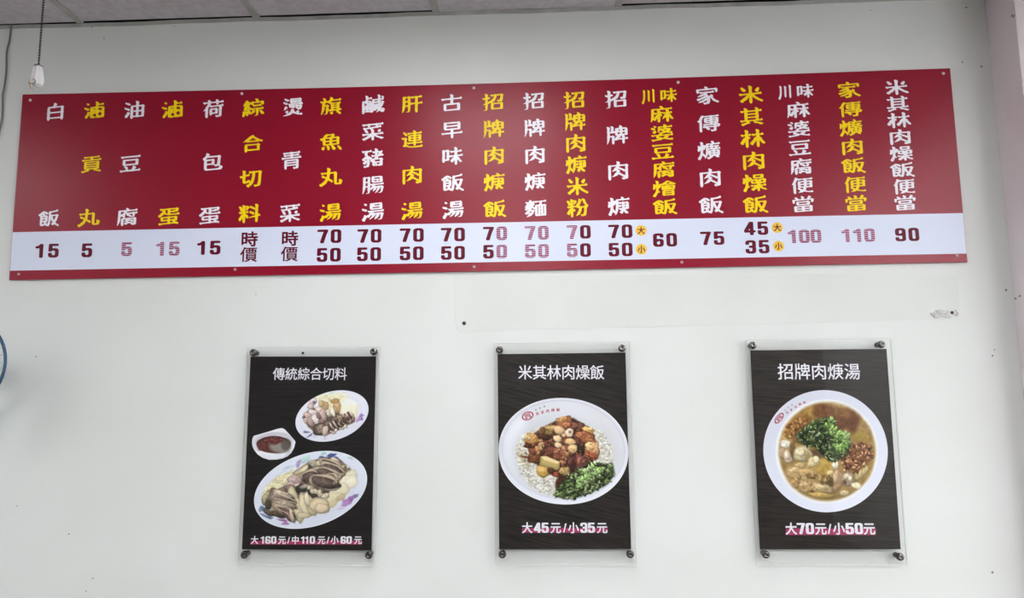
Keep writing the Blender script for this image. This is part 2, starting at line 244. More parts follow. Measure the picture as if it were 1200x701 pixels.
[[106,20,102,23,96,35,94,72,94,128,96,137,100,143,107,146,154,148,226,155,237,159,244,158,252,153,256,147,258,139,256,127,258,108,256,96,258,77,255,45,250,36,245,34,224,34,217,27,213,25,204,28,196,36,194,44,196,52,202,54,212,51,222,52,229,67,228,71,226,73,179,70,126,64,123,62,121,29,114,21],[125,84,178,87,225,91,228,93,229,101,227,104,217,104,127,96,124,94],[126,115,173,118,226,124,229,126,229,133,227,136,220,136,131,128,124,126],[77,146,68,151,62,160,60,169,64,175,86,173,152,179,159,182,161,191,158,194,136,193,113,190,103,181,93,185,87,191,84,198,85,207,92,212,82,220,78,227,77,233,81,240,101,239,157,244,164,250,171,252,178,251,187,247,220,249,243,252,262,263,266,262,274,243,271,237,267,234,219,232,192,228,190,225,191,217,199,216,212,217,232,220,253,232,262,212,260,204,256,202,213,200,191,197,189,194,188,186,190,184,195,183,251,188,258,190,277,201,279,199,287,182,286,176,282,173,193,164,179,159,164,162,118,159,90,155,84,147],[99,208,135,210,157,213,159,215,159,223,158,225,152,225,106,220,101,214,96,211]],
[[85,22,74,25,67,32,63,42,64,50,71,55,82,56,107,72,115,78,120,86,128,90,129,93,126,94,94,91,90,90,85,82,77,82,69,86,63,93,60,102,62,108,67,112,77,110,93,110,136,113,150,117,158,116,160,127,157,136,157,150,149,166,146,177,105,170,105,168,112,161,125,139,128,128,126,122,119,117,110,118,103,122,96,130,85,150,82,164,72,175,70,180,70,188,72,191,77,193,92,190,127,194,129,196,122,204,118,218,116,219,91,217,87,210,83,208,74,210,66,216,62,223,61,230,63,235,69,239,80,236,116,238,128,245,140,242,152,242,199,246,206,251,212,252,225,249,252,251,259,253,277,263,280,263,288,243,283,233,238,231,233,230,232,228,232,219,235,216,255,227,258,227,266,206,263,198,258,196,247,197,238,196,231,189,225,187,211,188,175,182,170,180,181,169,185,163,189,147,186,134,189,125,191,124,201,121,212,121,255,125,276,137,279,137,288,116,286,110,282,107,216,102,212,101,211,99,215,94,245,77,269,73,281,67,291,60,291,58,279,46,264,45,257,48,247,55,215,67,191,83,189,76,188,40,185,33,178,26,174,25,169,26,161,37,160,44,160,68,159,71,149,66,143,59,134,56,126,50,115,41,100,35,93,24],[242,131,233,136,229,141,225,149,225,156,232,166,252,175,257,171,259,165,259,140,257,135,253,131],[139,196,201,208,203,212,202,226,198,227,150,223,148,221,146,207,139,198]],
[[67,26,65,29,73,84,78,181,77,184,68,187,61,192,57,198,56,206,58,211,62,213,80,210,94,215,94,227,82,246,81,253,83,256,92,259,105,254,111,250,116,242,124,217,135,218,145,215,149,222,158,232,162,240,164,251,163,265,168,270,181,268,195,258,199,249,199,243,197,238,199,237,254,242,276,255,279,254,288,235,286,230,282,226,192,218,183,212,179,205,174,202,170,195,173,194,183,198,206,194,242,198,250,201,258,202,271,210,275,209,283,190,277,181,269,180,268,114,270,112,280,118,283,118,292,98,286,89,271,89,265,84,256,81,264,71,278,63,284,56,287,48,287,42,285,38,277,34,269,36,264,39,253,51,240,58,234,69,234,76,237,84,209,83,202,82,191,77,177,80,172,74,167,72,156,77,148,87,146,83,140,53,133,39,125,33,98,31,98,34,99,36,116,43,120,60,118,93,120,141,119,144,112,144,108,143,107,140,104,107,95,75,82,43,70,27],[182,32,169,40,165,49,165,58,170,63,191,74,195,73,198,71,199,67,196,51,196,39,191,33],[166,98,171,98,173,104,172,166,163,175,157,187,146,187,130,197,126,196,120,191,110,190,109,184,109,166,110,163,120,163,133,170,154,153,155,150,149,135,148,102,149,100,159,101],[204,101,236,104,239,108,239,116,230,118,203,114,202,112,201,105],[204,134,237,137,238,147,235,148,222,148,205,145,202,142],[202,165,220,165,236,167,238,169,238,176,237,178,230,179,206,177,202,174]],
[[92,26,84,29,76,36,72,44,72,52,81,67,97,76,101,77,106,74,108,69,108,49,105,42,105,36,100,28],[148,26,143,30,138,38,136,58,126,78,127,85,133,89,143,88,152,83,161,74,165,66,162,52,164,41,163,36,156,27],[282,30,269,38,261,53,249,68,247,79,253,87,260,88,271,83,277,77,282,68,295,50,297,43,296,35,290,30],[208,31,198,37,190,46,187,55,188,67,178,80,175,93,166,94,103,89,93,93,89,99,86,106,84,154,76,154,67,158,59,165,56,170,55,178,57,184,63,188,81,191,92,204,102,227,124,246,134,247,149,244,181,246,198,253,219,235,211,218,210,208,238,210,251,217,273,199,273,196,268,184,268,119,266,111,263,106,255,101,243,102,194,97,211,83,216,71,225,62,229,53,229,43,225,35,217,31],[117,110,125,110,157,114,158,117,158,138,154,139,118,135,115,124],[192,117,236,121,238,123,237,145,230,146,192,142,191,136,191,120],[116,155,157,158,159,161,160,171,159,182,150,183,119,180,116,176,114,159],[191,162,235,165,237,175,237,190,207,189,191,183,189,172,189,164],[129,200,159,203,166,207,173,209,175,212,180,226,176,227,144,224,139,220,135,214,129,202]],
[[78,17,66,24,61,31,59,39,80,81,79,91,81,97,86,100,92,100,109,92,114,98,126,102,132,108,136,120,146,125,149,129,148,133,143,128,136,128,127,134,120,148,123,156,128,157,138,154,148,154,160,160,187,158,260,165,281,177,284,177,293,156,291,151,286,147,188,139,182,137,179,130,179,128,192,126,209,126,215,127,224,132,257,131,269,138,290,123,291,118,285,104,284,94,277,65,272,53,266,45,254,41,238,42,230,40,228,42,230,46,247,51,253,57,255,67,256,107,256,110,253,112,246,108,239,82,228,65,197,43,193,43,195,57,204,87,214,106,214,108,211,109,203,106,196,88,173,64,152,48,141,42,138,43,138,47,159,77,167,93,168,99,166,99,153,91,146,84,143,80,142,72,137,68,130,66,117,70,109,64,94,34,91,21,85,17],[97,145,90,147,81,153,72,154,66,158,60,164,57,171,57,177,59,181,62,183,68,183,79,179,95,177,106,171,117,156,109,147],[156,168,147,174,142,187,142,233,143,243,147,249,155,253,193,256,209,260,217,259,237,260,253,264,262,262,271,255,275,244,274,228,276,207,274,189,269,179,258,175,246,175],[174,189,242,194,244,196,244,205,243,207,237,208,175,203,174,201,172,195],[96,219,88,223,81,233,80,243,84,248,90,248,104,243,112,235,112,231,110,227,103,220],[195,223,242,227,245,231,245,238,242,241,228,240,215,236,193,237,192,234]],
[[70,20,66,23,63,27,60,45,61,67,59,85,61,103,59,129,61,178,64,185,69,188,88,189,98,196,100,209,98,243,94,253,95,260,103,263,110,262,119,256,127,245,127,234,128,233,136,233,155,243,159,243,168,227,164,220,161,217,127,215,124,200,126,195,128,194,140,195,151,193,164,175,165,180,164,200,166,208,171,213,175,215,212,217,229,221,229,251,224,266,227,273,234,274,242,272,251,266,256,259,258,250,255,244,254,230,256,225,258,222,261,222,275,231,265,246,265,251,268,255,276,256,290,249,293,245,293,240,287,230,292,217,292,213,286,207,259,205,257,187,260,161,264,175,262,189,267,193,275,194,284,190,290,185,296,175,296,168,289,161,280,130,275,122,269,115,266,103,267,94,274,100,285,99,295,93,302,83,303,75,298,68,295,54,291,46,283,43,264,45,256,52,249,62,217,41,214,41,212,45,225,76,222,79,214,80,211,77,209,67,202,61,194,61,186,67,180,47,175,42,170,38,152,38,136,46,127,41,112,44,90,42,86,39,85,29,82,25,77,21],[87,59,105,61,107,68,102,72,94,69,88,69,85,64],[133,63,134,62,136,65,137,76,135,80,133,81,129,78],[271,75,273,81,268,90,267,85],[134,111,136,111,136,115,131,117],[93,125,97,125,100,134,110,144,113,153,111,155,102,151,95,153,92,159,90,171,88,172,85,168,86,129],[191,150,212,152,222,158,231,154,233,156,232,165,216,166,210,160,204,160,191,168,190,164],[133,166,136,168,134,175,127,176,123,172],[203,184,207,183,225,194,229,193,230,199,228,201,222,201,192,198,191,196,191,187]],
[[90,17,83,21,78,26,75,33,75,39,77,43,81,44,93,41,99,42,111,63,114,79,112,80,103,76,98,64,92,60,85,61,79,63,69,75,68,81,70,88,82,94,86,105,76,106,66,112,60,121,60,131,63,135,74,140,79,150,90,162,97,166,98,170,96,175,87,184,84,190,85,198,92,218,86,218,81,212,78,210,69,212,63,217,59,224,57,231,59,236,65,239,75,236,93,236,103,241,133,240,153,252,156,252,164,235,164,230,158,223,134,223,125,221,114,193,124,174,154,157,172,134,178,138,189,141,199,165,197,166,186,165,180,157,174,156,164,162,157,175,158,181,163,185,176,182,193,183,196,186,197,201,196,209,189,205,180,206,171,215,168,225,170,230,174,233,187,231,196,233,197,242,193,262,195,268,200,271,206,271,216,267,224,260,230,248,229,242,225,237,226,235,241,236,248,234,258,236,268,244,275,243,277,239,276,227,268,198,281,201,289,184,289,180,283,173,258,172,249,168,237,168,228,145,231,142,251,143,263,150,284,134,284,130,280,118,280,64,276,49,271,45,260,45,253,41,234,44,195,42,187,40,179,41,174,46,170,54,168,90,152,98,148,102,147,107,148,119,142,130,138,133,137,130,143,104,143,83,140,57,133,34,126,27,103,23,97,17],[198,59,205,61,198,68,196,63],[219,62,230,63,249,74,250,83,247,85,234,85,215,82,215,80,220,72],[198,100,220,100,249,104,251,113,251,124,240,126,217,123,209,121,198,121,196,113],[92,111,99,116,109,119,110,123,110,130,94,121],[225,190,227,189,230,192,234,208,239,216,239,218,229,217,226,214,224,198]],
[[66,24,64,28,68,70,68,109,70,136,70,232,71,238,76,244,83,246,92,245,117,245,131,252,150,237,151,233,146,219,146,161,147,158,168,156,180,162,208,160,252,164,260,165,280,176,284,175,292,157,285,149,208,143,200,141,197,133,198,131,211,128,224,129,234,133,257,131,271,138,291,123,292,119,287,107,280,69,275,56,269,47,258,42,235,40,232,42,235,46,252,51,257,57,260,77,260,108,259,112,257,114,254,111,247,91,233,69,219,51,204,37,201,37,200,40,218,81,224,107,223,108,220,110,217,107,211,88,202,78,180,61,177,61,175,64,184,100,183,102,181,102,163,82,157,79,147,78,142,48,137,35,129,31,103,29,101,31,103,34,116,38,122,42,123,50,118,81,119,108,115,110,100,109,97,106,94,89,79,42,69,25],[146,102,149,103,168,125,169,134,160,132,146,139],[99,126,118,128,119,163,118,169,106,169,98,167,97,131],[175,171,167,177,162,184,160,191,161,246,166,254,174,256,189,254,255,260,265,259,273,254,277,246,277,214,282,207,276,187,272,180,265,177,248,177,188,172,180,170],[98,187,115,186,118,188,119,206,119,225,118,228,106,228,99,225,97,217],[190,190,217,191,220,193,215,197,212,206,191,205,189,201],[232,193,249,194,250,197,249,202,243,208,232,208,233,200],[189,222,247,226,249,229,249,238,244,241,193,237,188,230,188,224]],
[[67,25,65,27,65,38,68,66,68,107,71,141,70,149,71,156,70,175,71,212,70,233,73,244,77,247,84,249,96,246,127,247,139,255,158,242,161,248,166,251,178,249,204,250,212,255,218,256,233,253,247,254,254,256,272,267,276,267,285,246,279,237,276,236,244,235,239,233,237,205,238,170,240,168,258,169,282,182,291,159,284,150,247,149,239,147,237,110,237,57,236,41,234,36,228,29,221,27,215,30,210,41,207,63,207,142,205,144,197,144,181,142,176,136,172,134,165,135,158,140,156,139,157,119,156,87,151,50,146,38,133,33,111,31,108,32,109,36,130,45,131,58,126,108,122,109,102,108,100,106,96,87,85,52,75,33,70,26],[102,127,119,128,126,131,127,158,125,169,109,168,102,166,100,150,102,144,101,130],[166,162,187,162,206,164,208,208,206,231,190,229,185,222,180,220,171,224,163,231,160,230,155,219,157,167,158,165],[102,188,122,188,125,190,127,224,126,228,111,227,103,224,101,220,100,206,100,194]],
[[151,35,141,36,124,42,108,50,102,49,97,44,92,43,79,49,75,53,73,60,76,67,87,74,89,145,86,148,79,142,73,142,68,145,59,156,57,162,59,167,65,170,75,168,88,168,100,174,120,159,122,155,115,137,115,108,118,101,122,106,126,107,134,104,144,104,186,108,188,110,189,117,188,122,165,122,155,117,149,117,142,119,136,125,132,134,133,150,131,174,132,192,137,201,147,205,159,205,186,209,189,211,189,220,183,222,150,218,143,211,137,210,129,214,124,221,120,229,122,235,128,239,142,236,186,240,188,250,183,264,186,269,190,271,200,270,211,264,218,255,221,244,222,243,253,246,271,257,275,257,284,238,278,229,221,226,217,224,216,215,217,213,219,212,245,213,258,220,279,204,280,200,275,187,276,160,273,136,267,130,261,128,246,128,219,125,217,123,216,114,217,112,222,111,251,113,259,115,280,127,290,108,285,99,218,93,215,84,215,70,209,61,204,59,198,61,192,67,190,78,190,87,188,89,166,88,147,85,142,80,137,78,127,83,118,95,116,79,118,70,120,68,135,58,156,52,195,52,259,61,283,75,286,73,291,61,293,53,287,46,274,43,192,35],[161,139,178,139,187,142,189,145,189,155,184,157,162,153,159,145],[217,145,245,146,246,149,246,160,241,162,219,160,216,150],[161,173,186,174,188,178,189,188,174,189,162,188,160,185],[217,178,244,180,246,187,246,194,237,195,218,192,216,183],[107,193,96,201,90,212,75,230,74,241,79,248,89,248,98,243,122,211,123,202,121,196,116,193]],
[[82,17,77,20,71,30,68,60,70,135,68,205,72,215,80,219,110,217,154,222,160,228,162,234,162,249,159,263,162,268,169,270,183,266,196,253,198,242,197,238,192,233,191,229,193,226,252,230,264,238,286,221,287,218,282,204,280,189,281,60,280,50,276,43,267,38,244,34,237,27,226,29,221,33,216,41,214,47,215,54,221,58,233,55,238,56,240,58,226,64,212,80,201,84,179,99,167,85,153,76,130,66,118,64,112,61,110,62,109,66,127,84,137,99,139,108,155,126,159,143,157,146,124,136,111,134,109,135,109,139,114,143,126,157,131,170,143,184,154,199,152,202,144,202,111,199,102,197,100,192,98,130,100,53,98,30,90,19],[249,82,251,82,251,84,252,135,240,134,234,136,217,151,204,158,179,172,175,171,172,164,189,154,197,140,195,132,187,127,188,122,213,108,225,96,241,89],[250,159,252,159,252,164,252,195,250,210,193,205,184,199,185,194,228,171,241,166]],
[[101,35,91,41,86,47,84,54,83,119,85,128,89,134,95,138,145,141,156,144,158,148,159,160,159,189,158,192,156,193,116,191,89,187,83,179,75,178,67,182,59,191,57,199,59,207,65,210,83,208,115,210,157,215,159,225,159,237,158,248,154,262,156,267,161,270,170,270,178,267,184,262,192,253,195,243,190,232,190,221,192,219,213,218,257,223,277,237,281,236,289,214,287,208,283,204,194,198,191,192,190,155,192,146,223,148,233,149,241,154,248,154,258,150,265,141,267,132,266,62,262,50,255,46,238,47,113,38],[116,57,232,68,234,74,232,127,228,128,197,126,183,120,166,122,117,117,114,95,114,60]],
[[172,25,166,29,160,43,159,77,157,86,90,80,85,79,81,73,76,71,63,77,57,87,56,97,62,102,84,100,144,105,156,107,158,112,159,131,157,142,141,139,133,140,112,137,99,137,93,141,84,151,81,160,82,233,84,240,88,246,94,248,112,244,179,252,233,255,244,260,253,259,263,251,267,240,267,185,264,157,260,152,255,149,240,150,191,144,188,126,189,112,191,110,198,110,254,115,261,117,281,129,283,128,288,117,291,106,287,100,283,97,191,90,189,84,188,70,187,38,179,27],[115,158,156,161,163,166,169,168,187,165,233,169,236,172,235,188,233,191,216,191,116,181,114,178,114,161],[115,202,149,204,232,213,235,218,234,226,235,234,230,236,221,233,210,234,184,230,117,225,113,219]],
[[211,26,205,30,199,44,198,90,195,89,186,75,184,67,177,62,170,62,163,66,155,73,152,81,153,91,167,108,172,118,182,129,190,135,192,139,191,141,168,139,162,131,157,130,149,132,140,139,140,99,135,89,126,84,117,85,94,83,89,67,79,58,71,59,65,63,62,76,61,100,63,165,61,218,63,226,67,231,75,233,86,231,110,232,121,239,126,238,144,223,146,220,140,205,139,161,154,158,165,158,192,160,196,162,197,186,196,199,193,202,179,201,171,193,163,193,156,197,151,203,147,217,150,221,155,223,168,219,189,220,196,222,198,236,196,251,193,262,193,267,196,270,203,272,213,270,220,265,228,257,233,246,227,232,227,227,229,225,246,226,268,239,271,239,279,219,277,212,271,208,230,205,229,202,228,179,229,167,233,165,258,167,279,180,283,178,291,158,285,149,239,146,235,140,254,123,254,115,263,101,277,83,278,71,275,66,269,63,258,66,249,73,239,89,230,97,228,97,227,89,228,58,226,39,218,28],[94,105,107,105,109,108,111,183,109,209,107,211,95,210,93,206,91,143,92,110]],
[[69,25,68,27,70,30,87,38,90,42,85,106,84,108,80,109,61,107,59,110,83,127,86,153,86,174,84,179,75,175,63,181,57,191,56,198,57,202,62,205,76,202,83,202,85,204,86,228,85,238,80,253,82,260,87,262,95,262,104,258,112,252,117,244,119,237,115,223,115,210,118,209,133,217,142,198,142,194,136,187,123,187,117,185,114,167,114,151,116,149,132,156,139,165,150,167,155,175,171,193,180,213,183,226,181,230,173,229,168,223,162,221,155,223,148,230,143,240,143,246,146,250,151,251,161,249,179,249,191,254,207,253,255,256,268,263,288,248,290,243,283,228,283,200,281,184,276,163,272,156,264,153,249,155,242,148,236,147,226,152,221,159,218,169,221,175,227,177,240,173,248,185,255,224,254,236,228,235,215,232,209,206,195,168,181,150,169,145,166,140,168,137,171,136,186,135,249,140,259,146,268,146,275,142,280,136,283,125,282,63,278,50,270,47,247,48,176,43,169,40,160,42,152,50,149,62,148,119,151,131,140,137,136,126,132,124,119,122,116,119,113,68,110,46,105,33,97,28],[180,62,251,67,252,70,252,104,251,120,242,122,182,115,180,110,179,91,179,65]],
[[129,21,122,28,119,38,118,112,116,116,100,115,97,113,93,83,81,44,70,24,67,22,65,25,69,76,68,119,71,147,69,182,70,218,69,233,65,244,66,252,73,256,83,254,92,249,99,239,101,231,98,223,97,194,98,187,101,185,108,187,110,192,111,226,110,239,106,255,107,260,111,263,116,264,126,261,133,256,139,248,142,239,139,231,138,199,140,197,146,199,151,194,153,196,155,225,157,232,166,238,180,238,194,241,197,246,199,258,198,267,200,271,204,274,214,273,225,266,233,256,235,244,268,246,277,242,284,236,288,227,287,153,283,147,278,144,271,143,260,146,254,146,248,144,259,128,259,121,254,115,255,108,260,108,282,120,292,100,289,94,285,91,259,90,256,88,254,74,254,44,252,37,246,31,240,30,235,32,230,39,228,49,228,81,225,86,190,84,181,78,171,77,163,72,146,77,144,31,136,22],[146,100,156,102,157,112,159,118,164,123,171,124,176,133,164,137,156,145,154,152,154,172,148,171,139,171,131,167,114,169,99,168,97,153,98,135,101,133,117,133,129,140,133,139,150,124,145,108,145,102],[188,101,226,105,228,119,226,129,222,138,220,139,218,138,210,118,197,106,188,104],[183,156,188,156,203,162,206,179,205,182,183,180,181,162],[233,162,242,162,257,165,260,173,259,186,257,187,236,185,233,175],[196,199,202,199,205,201,206,218,199,221,192,221,191,219,197,209],[237,203,245,203,258,205,257,226,246,227,237,225,234,213]],
[[79,22,72,25,65,30,60,38,60,46,69,62,72,73,78,86,82,106,85,143,84,144,77,132,66,129,59,133,55,145,61,181,61,191,58,198,59,205,62,208,67,210,83,204,85,206,84,240,80,252,82,259,92,262,106,256,114,248,118,239,118,234,115,229,115,221,126,222,139,217,142,233,149,239,200,244,201,248,197,256,195,264,197,269,202,272,212,271,221,266,228,258,233,247,236,246,257,248,277,260,281,260,290,241,287,234,284,232,239,229,221,222,201,224,175,222,171,221,169,218,169,202,171,199,177,203,189,200,203,200,210,206,217,209,231,204,246,204,260,210,269,207,276,200,279,191,279,169,280,158,280,137,278,119,275,114,271,111,259,111,251,106,242,106,240,105,246,93,261,81,272,64,268,54,263,51,255,50,242,56,232,65,223,83,219,77,214,56,211,52,202,49,189,54,183,63,182,73,185,82,196,94,198,101,189,98,179,102,172,110,170,121,173,125,177,127,188,124,204,123,206,127,206,144,204,146,193,144,189,138,184,135,177,137,170,142,163,88,150,52,141,38,134,31,131,31,132,52,118,59,106,76,104,73,101,59,93,44,91,28,87,24],[133,84,136,86,140,142,141,175,139,180,126,161,120,156,115,159,114,154,113,108,125,98],[235,133,239,133,248,138,248,149,241,149,237,147,235,139],[178,163,205,163,207,170,207,182,200,183,194,175,188,174,177,179,170,189,169,167,171,165],[237,167,247,167,249,168,250,184,249,187,240,187,237,185,236,176],[115,191,116,195,115,206,114,202]],
[[73,29,71,30,71,33,87,51,97,68,88,77,85,75,83,68,80,64,75,63,68,64,58,72,55,79,55,85,58,90,69,99,72,105,82,116,85,122,92,130,94,134,90,134,85,132,82,129,79,122,71,119,58,125,53,134,52,141,54,145,58,148,65,149,67,151,57,162,54,172,56,177,62,182,71,196,73,205,72,211,66,216,61,224,60,230,62,234,66,237,78,234,100,236,102,244,100,258,102,261,107,263,117,261,126,255,131,248,134,240,154,250,161,242,164,247,168,249,193,248,217,250,225,253,258,254,281,265,284,264,292,247,289,241,284,238,263,238,245,235,243,230,240,208,241,206,253,202,259,202,275,208,293,193,289,180,288,162,289,61,286,51,279,48,258,49,250,45,231,48,217,42,204,44,182,42,175,44,168,51,165,60,166,131,156,135,142,147,131,153,129,151,128,144,122,128,124,127,133,128,143,134,162,118,152,94,138,65,125,53,116,43],[193,62,198,63,199,74,199,174,199,178,196,179,192,177,191,151,191,78],[226,64,230,65,232,76,231,89,228,93,226,91,224,82,224,67],[258,67,261,66,263,68,264,93,264,167,263,183,260,185,258,184,256,172,256,72],[111,84,114,84,120,90,129,107,129,109,117,109,105,100,102,91],[227,108,230,111,232,120,231,134,229,139,226,137,224,127,224,113],[226,154,229,155,231,164,231,177,229,179,225,178,224,171,224,158],[161,160,165,160,165,184,171,194,177,197,197,197,204,201,212,203,216,223,215,233,189,231,184,224,179,223,174,224,165,231,156,223,162,211,163,204,157,197,150,182,143,174,153,164],[102,212,103,213,102,218,98,219,97,217]],
[[172,24,164,32,160,45,159,107,158,110,145,93,141,82,124,64,112,59,105,50,102,41,98,37,92,35,85,36,73,45,68,55,69,66,92,81,96,91,112,108,119,112,127,120,137,139,134,141,124,140,92,136,86,130,80,128,72,131,66,136,61,143,59,150,60,156,66,161,84,157,158,164,159,216,157,249,154,262,157,268,165,271,174,269,183,263,191,255,195,247,195,240,191,231,190,210,190,180,192,171,204,168,256,173,276,186,279,185,288,163,285,156,281,153,233,150,215,148,209,146,218,131,253,99,262,93,270,85,281,82,288,77,294,69,297,61,295,53,290,49,282,48,273,51,258,63,246,67,225,84,206,102,192,118,190,107,191,57,189,38,187,32,180,26],[241,183,231,187,224,193,221,200,219,208,236,235,252,245,258,245,261,242,264,237,264,215,256,201,256,193,254,187,249,184],[107,186,98,190,90,197,87,203,85,215,76,228,76,239,83,246,92,246,101,242,111,228,122,219,128,211,130,200,126,191,118,186]],
[[106,19,101,22,95,33,93,78,92,78,86,68,84,56,78,52,69,52,60,57,52,69,53,78,61,92,76,122,79,126,89,131,91,141,91,146,89,147,85,147,82,142,78,139,72,140,66,143,57,153,56,164,58,167,63,169,75,166,87,166,91,168,93,173,92,175,81,172,70,179,62,210,51,229,51,237,55,242,64,243,73,240,80,235,85,230,89,222,92,201,94,212,93,237,89,255,92,262,99,264,108,262,116,257,126,248,135,252,147,248,155,243,161,236,164,229,164,223,156,216,139,191,129,183,126,185,126,192,128,231,127,232,125,231,122,214,122,183,125,171,152,173,154,174,155,185,169,205,178,226,183,246,180,257,181,263,186,267,199,266,212,257,217,249,219,241,210,228,194,181,187,169,190,168,205,168,214,165,236,167,243,169,251,175,254,180,255,183,253,188,237,211,229,238,220,256,218,263,220,269,224,271,233,271,240,268,249,262,255,254,259,232,272,201,283,192,287,186,290,172,288,163,277,150,274,143,268,67,261,44,254,37,235,37,229,31,223,30,214,35,209,40,205,47,205,53,208,59,215,60,224,56,228,56,236,69,241,94,244,130,243,147,234,148,221,146,219,144,213,109,205,81,198,64,189,55,178,48,157,36,153,37,152,40,162,57,169,81,177,97,183,114,187,141,185,143,176,142,170,144,157,154,127,152,124,150,121,146,120,137,137,130,145,121,149,110,145,102,141,98,134,97,126,99,123,98,122,32,120,26,114,21]],
[[73,9,64,12,57,17,52,26,51,34,52,40,63,55,69,69,79,103,83,141,83,190,81,227,76,241,81,249,92,251,100,247,109,242,117,233,120,224,116,211,115,135,111,91,101,53,97,40,89,28,86,14,81,10],[260,30,254,34,249,44,245,69,246,202,245,234,241,257,244,264,251,266,260,265,272,258,281,248,284,238,280,227,279,195,279,65,278,51,275,39,267,32],[176,47,170,51,165,61,161,87,162,191,160,226,157,238,159,244,166,248,175,247,188,240,197,230,200,220,196,208,195,81,193,60,185,50]],
[[145,23,140,26,134,37,133,80,132,83,125,77,121,70,119,58,116,52,110,50,103,50,96,54,87,62,68,28,65,27,63,29,68,75,71,156,72,211,74,219,78,223,84,225,94,224,169,232,171,235,170,240,161,252,158,262,161,268,167,271,176,269,190,260,195,252,199,237,202,235,256,239,276,251,280,251,289,231,283,222,245,219,242,218,251,208,255,200,255,193,251,186,253,180,258,180,278,192,287,173,287,168,282,162,259,160,255,154,274,137,273,127,297,89,298,80,296,75,293,72,287,71,275,75,269,81,255,104,252,106,252,67,250,41,241,32,237,31,232,33,224,46,222,99,188,73,185,72,184,74,198,123,209,138,217,145,220,156,216,156,212,150,207,148,199,150,188,160,180,153,165,152,162,145,171,146,181,134,184,126,182,121,177,117,164,116,163,114,160,34,153,25],[95,88,97,88,100,91,115,122,121,128,128,133,130,141,133,148,132,150,126,149,122,142,117,140,110,142,100,147],[125,167,131,168,133,176,132,193,128,207,126,208,101,206,100,202,100,171,115,167],[184,172,185,171,193,178,204,175,217,174,222,176,223,181,222,198,216,216,202,216,191,210,177,212,156,210,156,208,163,199,166,192,166,187,162,181,162,177,165,176,177,183]],
[[79,16,72,19,65,27,63,36,66,43,72,44,82,42,108,46,136,54,143,59,139,60,127,60,120,62,115,67,112,75,114,92,113,94,91,92,81,84,71,87,62,98,61,104,62,109,67,113,80,110,109,111,126,116,137,116,142,124,147,143,150,148,155,151,170,154,179,158,184,162,170,174,165,186,162,187,144,157,133,147,130,148,133,228,136,235,141,240,148,241,162,241,190,244,192,252,189,260,189,266,191,270,196,272,206,271,215,266,221,259,228,248,251,249,270,260,273,260,282,240,277,232,250,232,225,229,222,226,222,216,224,212,235,212,249,219,269,203,268,196,261,185,258,175,247,163,250,161,257,160,272,169,275,168,283,149,278,139,288,116,281,108,256,107,245,105,235,80,224,67,232,64,258,60,277,70,287,52,286,44,279,40,263,40,223,48,210,49,196,54,185,55,179,53,169,42,164,39,94,24,91,23,86,16],[170,72,188,73,195,88,205,99,206,101,175,100,160,95,147,94,142,81,143,78,158,77],[172,119,184,119,212,122,223,126,234,124,252,125,259,127,275,138,269,140,230,145,217,152,204,141,174,133],[94,132,86,136,80,142,76,151,77,157,81,165,89,174,110,179,114,174,115,153,109,145,105,135,100,132],[211,176,214,177,225,192,219,193,210,189,195,191,195,187],[91,186,73,193,66,198,61,209,61,215,63,219,71,220,85,213,94,216,98,210,105,205,108,198,106,191,99,186],[162,209,175,211,184,209,191,209,192,211,191,224,181,225,163,223,161,220],[103,221,95,226,89,235,89,244,92,248,99,248,112,243,119,236,119,231,113,222,109,220]],
[[71,17,64,20,57,26,54,32,54,39,77,78,86,105,88,121,89,159,88,164,86,161,78,133,68,128,63,128,60,131,56,142,61,178,61,189,58,202,61,207,69,209,81,204,88,198,90,199,89,238,84,251,87,258,92,260,102,259,111,253,118,244,120,237,118,230,116,217,118,197,122,206,127,211,133,212,145,211,152,218,164,223,170,231,196,255,206,259,223,257,242,243,252,240,263,232,280,227,295,214,295,213,288,205,280,201,270,202,260,208,250,199,229,200,187,196,175,200,166,193,148,191,139,173,135,155,128,150,118,150,116,139,115,108,127,99,129,93,128,87,121,82,107,81,95,47,85,32,84,22,79,17],[168,34,159,39,154,48,152,76,154,104,157,111,162,114,170,115,176,113,180,114,173,119,156,119,147,127,145,134,145,169,147,179,154,185,189,187,202,194,220,191,253,192,265,199,269,199,287,185,289,181,284,166,283,141,281,133,273,127,259,126,279,108,276,95,276,49,274,44,271,40,265,38,259,38,253,41,238,42,178,37],[183,54,245,59,248,63,248,69,247,71,240,72,184,67,181,64,181,56],[181,84,243,90,247,92,247,99,246,101,241,101,185,95,180,90],[189,114,247,118,258,125,254,126,227,124,217,120,207,121,196,121,189,116],[253,145,256,145,257,148,257,174,248,175,228,172,227,167,228,163,242,171,249,169,251,163,251,148],[195,215,227,218,231,220,233,226,214,238,195,218]],
